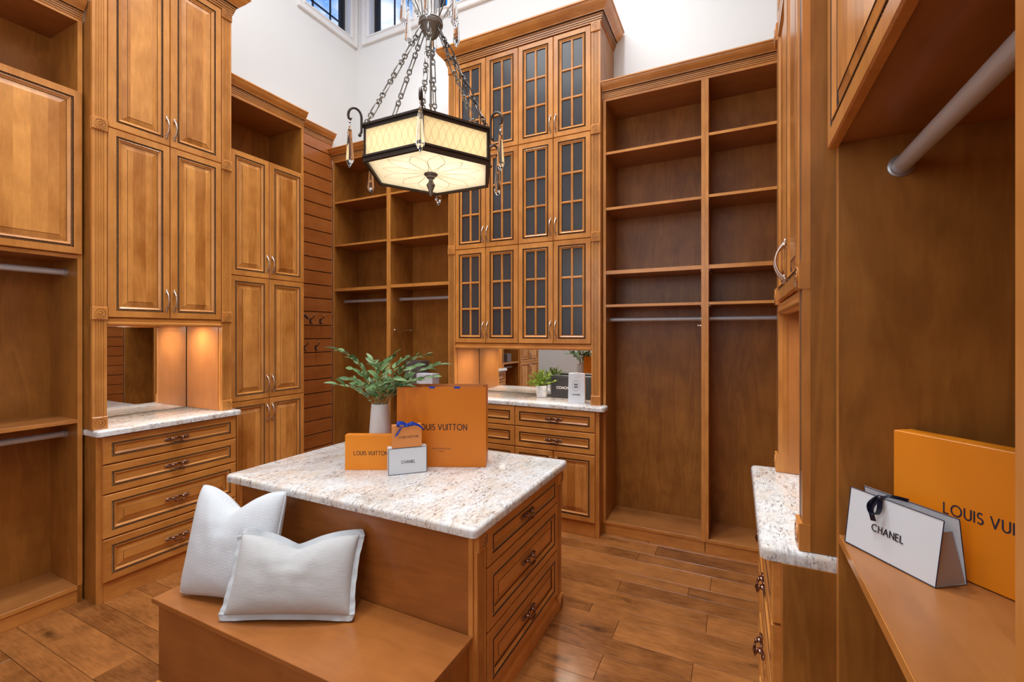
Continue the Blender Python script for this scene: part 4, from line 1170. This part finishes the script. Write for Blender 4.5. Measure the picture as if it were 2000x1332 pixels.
# ------------------------------------------------------------------ chandelier
CX, CY, ZB, ZT, RR = -1.384, 1.883, 2.233, 2.383, 0.335
ch = thing('chandelier', 'hexagonal iron and amber glass chandelier on chains with crystal drops over the island', 'lamp', (CX, CY, 0))
hexv = [(math.cos(k*PI/3), math.sin(k*PI/3)) for k in range(6)]
def hexring(b, r, z, w, h, m=0):
    rings = []
    for rr, zz in ((r, z - h/2), (r, z + h/2), (r - w, z + h/2), (r - w, z - h/2), (r, z - h/2)):
        rings.append([(rr*c, rr*s, zz) for c, s in hexv])
    b.loft(rings)
b = MB(); hexring(b, RR + 0.010, ZT + 0.012, 0.030, 0.010); hexring(b, RR, ZT + 0.0, 0.018, 0.016); b.build('top_rim', ['iron'], ch)
b = MB(); hexring(b, RR + 0.008, ZB + 0.016, 0.022, 0.009); hexring(b, RR, ZB + 0.006, 0.016, 0.012); hexring(b, RR + 0.004, ZB - 0.005, 0.018, 0.009); b.build('bottom_rim', ['iron'], ch)
for k in range(6):
    c, s = hexv[k]; b = MB(); b.tube([((RR-0.006)*c, (RR-0.006)*s, ZB), ((RR-0.006)*c, (RR-0.006)*s, ZT)], 0.007, 6); b.build('corner_post', ['iron'], ch)
side = RR
apo = RR * math.cos(PI/6)
for k in range(6):
    am = k*PI/3 + PI/6
    g = MB(); hw = side/2 - 0.008
    g.box(-hw, hw, -0.004, 0.0, 0, ZT - ZB - 0.02)
    gp = g.build('glass_panel', ['shade'], ch, ((apo - 0.008)*math.cos(am), (apo - 0.008)*math.sin(am), ZB + 0.012), (0, 0, am + PI/2))
    e = MB(); n = 9; sp = 2*hw/n; hh = ZT - ZB - 0.024
    for q in range(n + 1):
        for ph in (0,):
            xc = -hw + sp*q
            for sg in (-1, 1):
                pts = []
                for i in range(13):
                    t = i/12; x = xc + sg*sp*0.98*math.sin(PI*t) * 0.98 - 0*sg
                    x = max(-hw, min(hw, x)); pts.append((x, t*hh + 0.002))
                for (x0, z0), (x1, z1) in zip(pts[:-1], pts[1:]):
                    if abs(x0) >= hw - 1e-6 and abs(x1) >= hw - 1e-6: continue
                    e.add([(x0 - 0.0007, -0.0048, z0), (x0 + 0.0007, -0.0048, z0), (x1 + 0.0007, -0.0048, z1), (x1 - 0.0007, -0.0048, z1)], [(0,1,2,3)])
    e.build('etched_ovals', ['etch'], gp)
bt = MB(); rb_ = RR - 0.012
bt.add([(rb_*c, rb_*s, ZB + 0.001) for c, s in hexv] + [(rb_*c, rb_*s, ZB + 0.005) for c, s in hexv], [(5,4,3,2,1,0), (6,7,8,9,10,11)])
bp_ = bt.build('glass_base', ['shade_b'], ch)
e = MB()
for k in range(12):
    a = k*PI/6 + PI/12; L_ = 0.235 if k % 2 else 0.255; wv = 0.050
    for sg in (-1, 1):
        pts = []
        for i in range(15):
            t = i/14; rr = 0.03 + (L_ - 0.03)*t; off = sg*wv*math.sin(PI*t**1.3)*(0.8)
            pts.append(Vector((rr*math.cos(a) - off*math.sin(a), rr*math.sin(a) + off*math.cos(a))))
        for p0, p1 in zip(pts[:-1], pts[1:]):
            d = (p1 - p0).normalized(); nn = Vector((-d.y, d.x))*0.0012
            e.add([(*(p0-nn), ZB + 0.0004), (*(p1-nn), ZB + 0.0004), (*(p1+nn), ZB + 0.0004), (*(p0+nn), ZB + 0.0004)], [(3,2,1,0)])
e.build('etched_petals', ['etch'], bp_)
b = MB(); b.lathe([(0.034, ZB), (0.036, ZB - 0.004), (0.030, ZB - 0.010), (0.022, ZB - 0.014), (0.022, ZB - 0.020), (0.012, ZB - 0.028), (0.010, ZB - 0.040), (0.016, ZB - 0.046), (0.022, ZB - 0.056), (0.020, ZB - 0.064), (0.012, ZB - 0.082), (0.009, ZB - 0.100), (0.005, ZB - 0.112), (0, ZB - 0.114)][::-1], 12)
b.build('finial', ['iron_lt'], ch, smooth=35)
# hub
HZ = 2.99
b = MB(); b.lathe([(0.0, HZ - 0.075), (0.012, HZ - 0.072), (0.03, HZ - 0.058), (0.046, HZ - 0.036), (0.055, HZ - 0.012), (0.060, HZ - 0.010), (0.062, HZ), (0.057, HZ + 0.006), (0.060, HZ + 0.012), (0.052, HZ + 0.022), (0.02, HZ + 0.03), (0.012, HZ + 0.04)], 24)
for k in range(12):
    a = k*PI/6
    b.tube([(0.013*math.cos(a+.5), 0.013*math.sin(a+.5), HZ - 0.074), (0.034*math.cos(a+.25), 0.034*math.sin(a+.25), HZ - 0.056), (0.055*math.cos(a), 0.055*math.sin(a), HZ - 0.014)], 0.003, 5)
b.build('hub', ['iron_lt'], ch, smooth=50)
b = MB(); b.tube([(0,0,ZT - 0.06), (0,0,HZ - 0.06)], 0.0055, 8)
for zz in (2.46, 2.52, 2.58, 2.70): b.lathe([(0.0, zz - 0.010), (0.009, zz - 0.006), (0.010, zz), (0.009, zz + 0.006), (0, zz + 0.010)], 10)
b.tube([(0, 0, HZ + 0.03), (0, 0, 5.19)], 0.006, 8)
b.build('centre_rod', ['iron_lt'], ch, smooth=50)
b = MB()
for k in range(3):
    a = k*PI/3; b.tube([((RR-0.02)*math.cos(a), (RR-0.02)*math.sin(a), ZT + 0.006), (-(RR-0.02)*math.cos(a), -(RR-0.02)*math.sin(a), ZT + 0.006)], 0.004, 6)
b.build('spider_bars', ['iron'], ch)
# ceiling canopy
b = MB(); b.lathe([(0.07, 5.198), (0.07, 5.185), (0.055, 5.17), (0.02, 5.155), (0.0, 5.15)][::-1], 24); b.build('ceiling_canopy', ['iron_lt'], ch, smooth=40)
def link_pts(L, w, n=20):
    pts = []; hl = L/2 - w/2
    for i in range(n):
        a = 2*PI*i/n; x = w/2*math.cos(a); z = w/2*math.sin(a)
        pts.append((x, 0, z + (hl if math.sin(a) > 0 else -hl)))
    return pts
def chain(b, p0, p1):
    d = p1 - p0; L = d.length; d.normalize()
    pat = [0.070, 0.025, 0.025, 0.025]; seq = []; tot = 0
    while tot < L: 
        for q in pat:
            seq.append(q); tot += q - 0.005
            if tot >= L: break
    sc = L / tot
    ax = d.orthogonal().normalized(); ay = d.cross(ax).normalized()
    pos = 0
    for i, q in enumerate(seq):
        ln = q*sc + 0.001; wd_ = 0.020 if q > 0.05 else 0.020
        c = p0 + d*(pos + (q - 0.005)*sc/2)
        u = ax if i % 2 else ay
        if q > 0.05: uu = (ax + ay).normalized() if (i//4) % 2 else (ax - ay).normalized(); pts = [c + uu*x*1.25 + d*z for x, y, z in ([( -0.009,0,-ln/2+.004),(-0.005,0,-ln/2),(0.005,0,-ln/2),(0.009,0,-ln/2+.004),(0.009,0,ln/2-.004),(0.005,0,ln/2),(-0.005,0,ln/2),(-0.009,0,ln/2-.004)])]
        else: pts = [c + u*x + d*z for x, y, z in link_pts(ln + 0.003, 0.021, 12)]
        b.tube(pts, 0.0032, 6, closed=True)
        pos += (q - 0.005)*sc
for k in range(6):
    c, s = hexv[k]; b = MB()
    chain(b, Vector((0.048*c, 0.048*s, HZ - 0.03)), Vector(((RR - 0.012)*c, (RR - 0.012)*s, ZT + 0.022)))
    b.build('chain', ['iron_lt' if k != 0 else 'iron'], ch, smooth=60)
    b = MB(); rr0 = RR + 0.006
    def q(r, z): return (r*c, r*s, z)
    # scroll hook rising from the rim, curling over and carrying a crystal
    path = [q(rr0 + 0.012, ZT - 0.040), q(rr0 + 0.004, ZT - 0.022), q(rr0 + 0.004, ZT + 0.010)]
    for i in range(11):
        a_ = PI * i/10; path.append(q(rr0 + 0.034 - 0.030*math.cos(a_), ZT + 0.040 + 0.040*math.sin(a_)))
    path += [q(rr0 + 0.061, ZT + 0.026), q(rr0 + 0.054, ZT + 0.022), q(rr0 + 0.050, ZT + 0.030)]
    b.tube(path, [0.006] + [0.0058]*(len(path)-3) + [0.005, 0.004], 8, up=(-s, c, 0))
    b.ell(path[0], (0.008, 0.008, 0.008), 8, 6)
    b.build('scroll_hook', ['iron'], ch, smooth=60)
def crystal_mesh(L, r):
    b = MB(); b.lathe([(0, 0), (r*0.40, -0.001), (r*0.52, -0.01), (r*0.58, -L*0.20), (r, -L*0.82), (0.0003, -L)][::-1], 8)
    b.ell((0, 0, 0.012), (0.006, 0.006, 0.008), 8, 6)
    return b.mesh('crystal_drop', ['crystal'])
CR = crystal_mesh(0.178, 0.0185); CR2 = crystal_mesh(0.180, 0.0185)
for k in range(6):
    c, s = hexv[k]; r_ = RR + 0.006 + 0.057
    o = link('crystal_drop', CR, ch, (r_*c, r_*s, ZT - 0.022), (0, 0, k*PI/3 + 0.3))
    b = MB(); b.tube([(0, 0, 0.018), (0, 0, 0.046)], 0.0014, 5); b.ell((0, 0, 0.032), (0.006, 0.006, 0.005), 6, 4); b.build('drop_wire', ['steel_hi'], o)
# upper sprays
for k in range(6):
    a = k*PI/3 + PI/6*0; c, s = math.cos(a), math.sin(a); b = MB()
    path = []
    for i in range(13):
        t = i/12; rr = 0.045 + 0.10*math.sin(t*PI*0.55); zz = HZ + 0.01 + 0.16*math.sin(t*PI*0.72)
        path.append((rr*c, rr*s, zz))
    b.tube(path, 0.0032, 6); b.build('spray_arm', ['iron_lt'], ch, smooth=60)
    e_ = path[-1]
    o = link('crystal_drop', CR2, ch, (e_[0], e_[1], e_[2] - 0.022), (0, 0, a))
    b = MB()
    path = []
    for i in range(13):
        t = i/12; rr = 0.040 + 0.13*t**1.6; zz = HZ + 0.01 + 0.34*math.sin(t*PI*0.6)
        path.append((rr*math.cos(a + PI/6), rr*math.sin(a + PI/6), zz))
    b.tube(path, 0.0032, 6); b.build('spray_arm', ['iron_lt'], ch, smooth=60)
    e_ = path[-1]; link('crystal_drop', CR2, ch, (e_[0], e_[1], e_[2] - 0.022), (0, 0, a))
for k in range(3):
    a = k*2*PI/3 + 0.2
    lamp('chandelier_bulb', 'POINT', (CX + 0.12*math.cos(a), CY + 0.12*math.sin(a), ZB + 0.060), 0.95, (1.0, 0.88, 0.68), 0.025)

# ------------------------------------------------------------------ room shell
XL, XR, YK, YF, ZCEIL = -3.566, 0.645, 3.552, -1.25, 5.2
def wall_with_holes(name, W, H, holes, t=0.15, mat='wall'):
    """wall in the local x-z plane, room face at y=0, thickness towards +y"""
    xs = sorted({0, W, *[h[0] for h in holes], *[h[1] for h in holes]}); zs = sorted({0, H, *[h[2] for h in holes], *[h[3] for h in holes]})
    b = MB()
    for i in range(len(xs)-1):
        for j in range(len(zs)-1):
            cx, cz = (xs[i]+xs[i+1])/2, (zs[j]+zs[j+1])/2
            if any(h[0] < cx < h[1] and h[2] < cz < h[3] for h in holes): continue
            b.box(xs[i], xs[i+1], 0, t, zs[j], zs[j+1])
    return struct(b.build(name, [mat]))
# left wall: local x -> +Y
WZ0, WZ1 = 4.483, 5.05
lw = wall_with_holes('wall_left', YK - YF, ZCEIL, [(2.925 - YF, 3.458 - YF, WZ0, WZ1), (1.0 - YF, 2.5 - YF, WZ0, WZ1)])
lw.location = (XL, YF, 0); lw.rotation_euler = (0, 0, PI/2)
bw = wall_with_holes('wall_back', XR - XL, ZCEIL, [(-3.37 - XL, -2.816 - XL, WZ0, WZ1), (-2.558 - XL, -2.004 - XL, WZ0, WZ1)])
bw.location = (XL, YK, 0)
rw = wall_with_holes('wall_right', YK - YF, ZCEIL, []); rw.location = (XR, YK, 0); rw.rotation_euler = (0, 0, -PI/2)
fw = wall_with_holes('wall_front', XR - XL, ZCEIL, [(-2.4 - XL + 0, -0.2 - XL, 0, 2.35)][:0]); fw.location = (XR, YF, 0); fw.rotation_euler = (0, 0, PI)
fw.location = (XR, YF, 0)
struct(MB().box(XL - .2, XR + .2, YF - .2, YK + .2, ZCEIL, ZCEIL + 0.1).build('ceiling', ['wall']))
def window(name, loc, rz, W, z0, z1, muntx, muntz, casing=0.09):
    r = thing(name, None, None, loc, rz); struct(r); H = z1 - z0
    for nm, x0, x1, a, b_ in (('casing_side', -casing, 0, -casing, H + casing), ('casing_side', W, W + casing, -casing, H + casing), ('casing_bottom', 0, W, -casing, 0), ('casing_top', 0, W, H, H + casing)):
        part_box(nm, r, x0, x1, -0.018, 0.0, a, b_, 'trim', 0.003)
    b = MB()   # stepped backband mouldings round the casing
    for ins, y0, y1, ww in ((-casing, -0.030, -0.018, 0.020), (-0.026, -0.026, -0.018, 0.012)):
        b.frame(W - 2*ins, H - 2*ins, [(0, y1), (0, y0), (ww*0.4, y0 - 0.004), (ww, y0), (ww, y1)], [0]*4, x0=ins, z0=ins)
    b.build('backband', ['trim'], r)
    b = MB(); d0 = 0.06; s = 0.032
    b.frame(W, H, [(0, d0 + 0.04), (0, d0), (s, d0), (s, d0 + 0.04)], [0]*3); b.frame(W - 0.08, H - 0.08, [(0, d0 + 0.02), (0, d0 + 0.006), (0.02, d0 + 0.012), (0.02, d0 + 0.03)], [0]*3, x0=0.04, z0=0.04)
    b.build('window_sash', ['black_metal'], r)
    for x in muntx: part_box('muntin', r, x - 0.006, x + 0.006, d0 + 0.012, d0 + 0.026, s, H - s, 'black_metal', 0)
    for z in muntz: part_box('muntin', r, s, W - s, d0 + 0.012, d0 + 0.026, z - 0.006, z + 0.006, 'black_metal', 0)
    return r
# keep loc z as opening bottom
window('window_1', (XL, 2.925, WZ0), PI/2, 0.533, WZ0, WZ1, [0.15, 0.36], [0.13, 0.44])
window('window_2', (-3.37, YK, WZ0), 0, 0.554, WZ0, WZ1, [0.253], [0.44])
window('window_3', (-2.558, YK, WZ0), 0, 0.554, WZ0, WZ1, [0.277], [0.44])
window('window_4', (XL, 1.0, WZ0), PI/2, 1.5, WZ0, WZ1, [0.5, 1.0], [0.13, 0.44])
# entrance door seen only by reflection
d = thing('door_1', None, None, (-1.75, YF, 0), PI); struct(d)
part_box('door_leaf', d, 0.0, 0.86, -0.012, -0.002, 0.01, 2.3, 'trim', 0.002)
for x0, x1, a, b_ in ((-0.09, 0, 0, 2.4), (0.86, 0.95, 0, 2.4), (0, 0.86, 2.3, 2.4)): part_box('casing', d, x0, x1, -0.024, -0.002, a, b_, 'trim', 0.003)
b = MB(); b.lathe([(0, -0.055), (0.022, -0.05), (0.026, -0.035), (0.012, -0.024), (0.010, -0.012), (0.024, -0.012)], 16, c=(0.07, 0, 1.0), axis='y'); b.build('door_knob', ['steel_hi'], d, smooth=50)
sw = thing('light_switch', 'white double light switch plate on the rear wall, seen only in the back mirror', 'switch', (-2.95, YF, 1.20), PI)
MB().box(-0.058, 0.058, -0.006, -0.0005, -0.058, 0.058, 0, 0.002).build('switch_plate', ['paper'], sw)
for x in (-0.024, 0.024): MB().box(x - 0.016, x + 0.016, -0.010, -0.006, -0.032, 0.032, 0, 0.001).build('rocker', ['trim'], sw)

# ------------------------------------------------------------------ floor of individual planks
fl = struct(MB().box(XL - .15, XR + .15, YF - .15, YK + .15, -0.06, -0.012).build('floor', ['gap']))
rnd = random.Random(11)
ws = [0.125, 0.165, 0.085, 0.150, 0.120, 0.165, 0.100]
y = YK; k = 0
count = 0
while y > YF:
    wv = ws[k % 7]; x = XL - rnd.uniform(0, 0.8); y0 = max(y - wv, YF)
    while x < XR:
        L_ = rnd.uniform(0.55, 1.35); x1 = min(x + L_, XR); xa = max(x, XL)
        if x1 - xa > 0.02 and not (y0 > 3.25 or x1 < -3.2):
            g = 0.0008; b = MB(); wy = y - y0
            b.frame(x1 - xa - 2*g, wy - 2*g, [(0, 0), (0, 0), (0.0016, 0)], [0, 0])
            b = MB(); X, Yw = x1 - xa - 2*g, wy - 2*g
            b.loft([[(i, i, z), (X - i, i, z), (X - i, Yw - i, z), (i, Yw - i, z)] for i, z in ((0, -0.012), (0, -0.0010), (0.0010, 0.0))], False, True)
            b.build('plank', ['floorwood'], fl, (xa + g, y0 + g, rnd.uniform(-0.0003, 0.0))); count += 1
        x += L_
    y = y0; k += 1
print('planks', count, 'tris', sum(len(o.data.loop_triangles) or sum(len(p.vertices) - 2 for p in o.data.polygons) for o in scene.objects if o.type == 'MESH'))
bpy.context.view_layer.update()
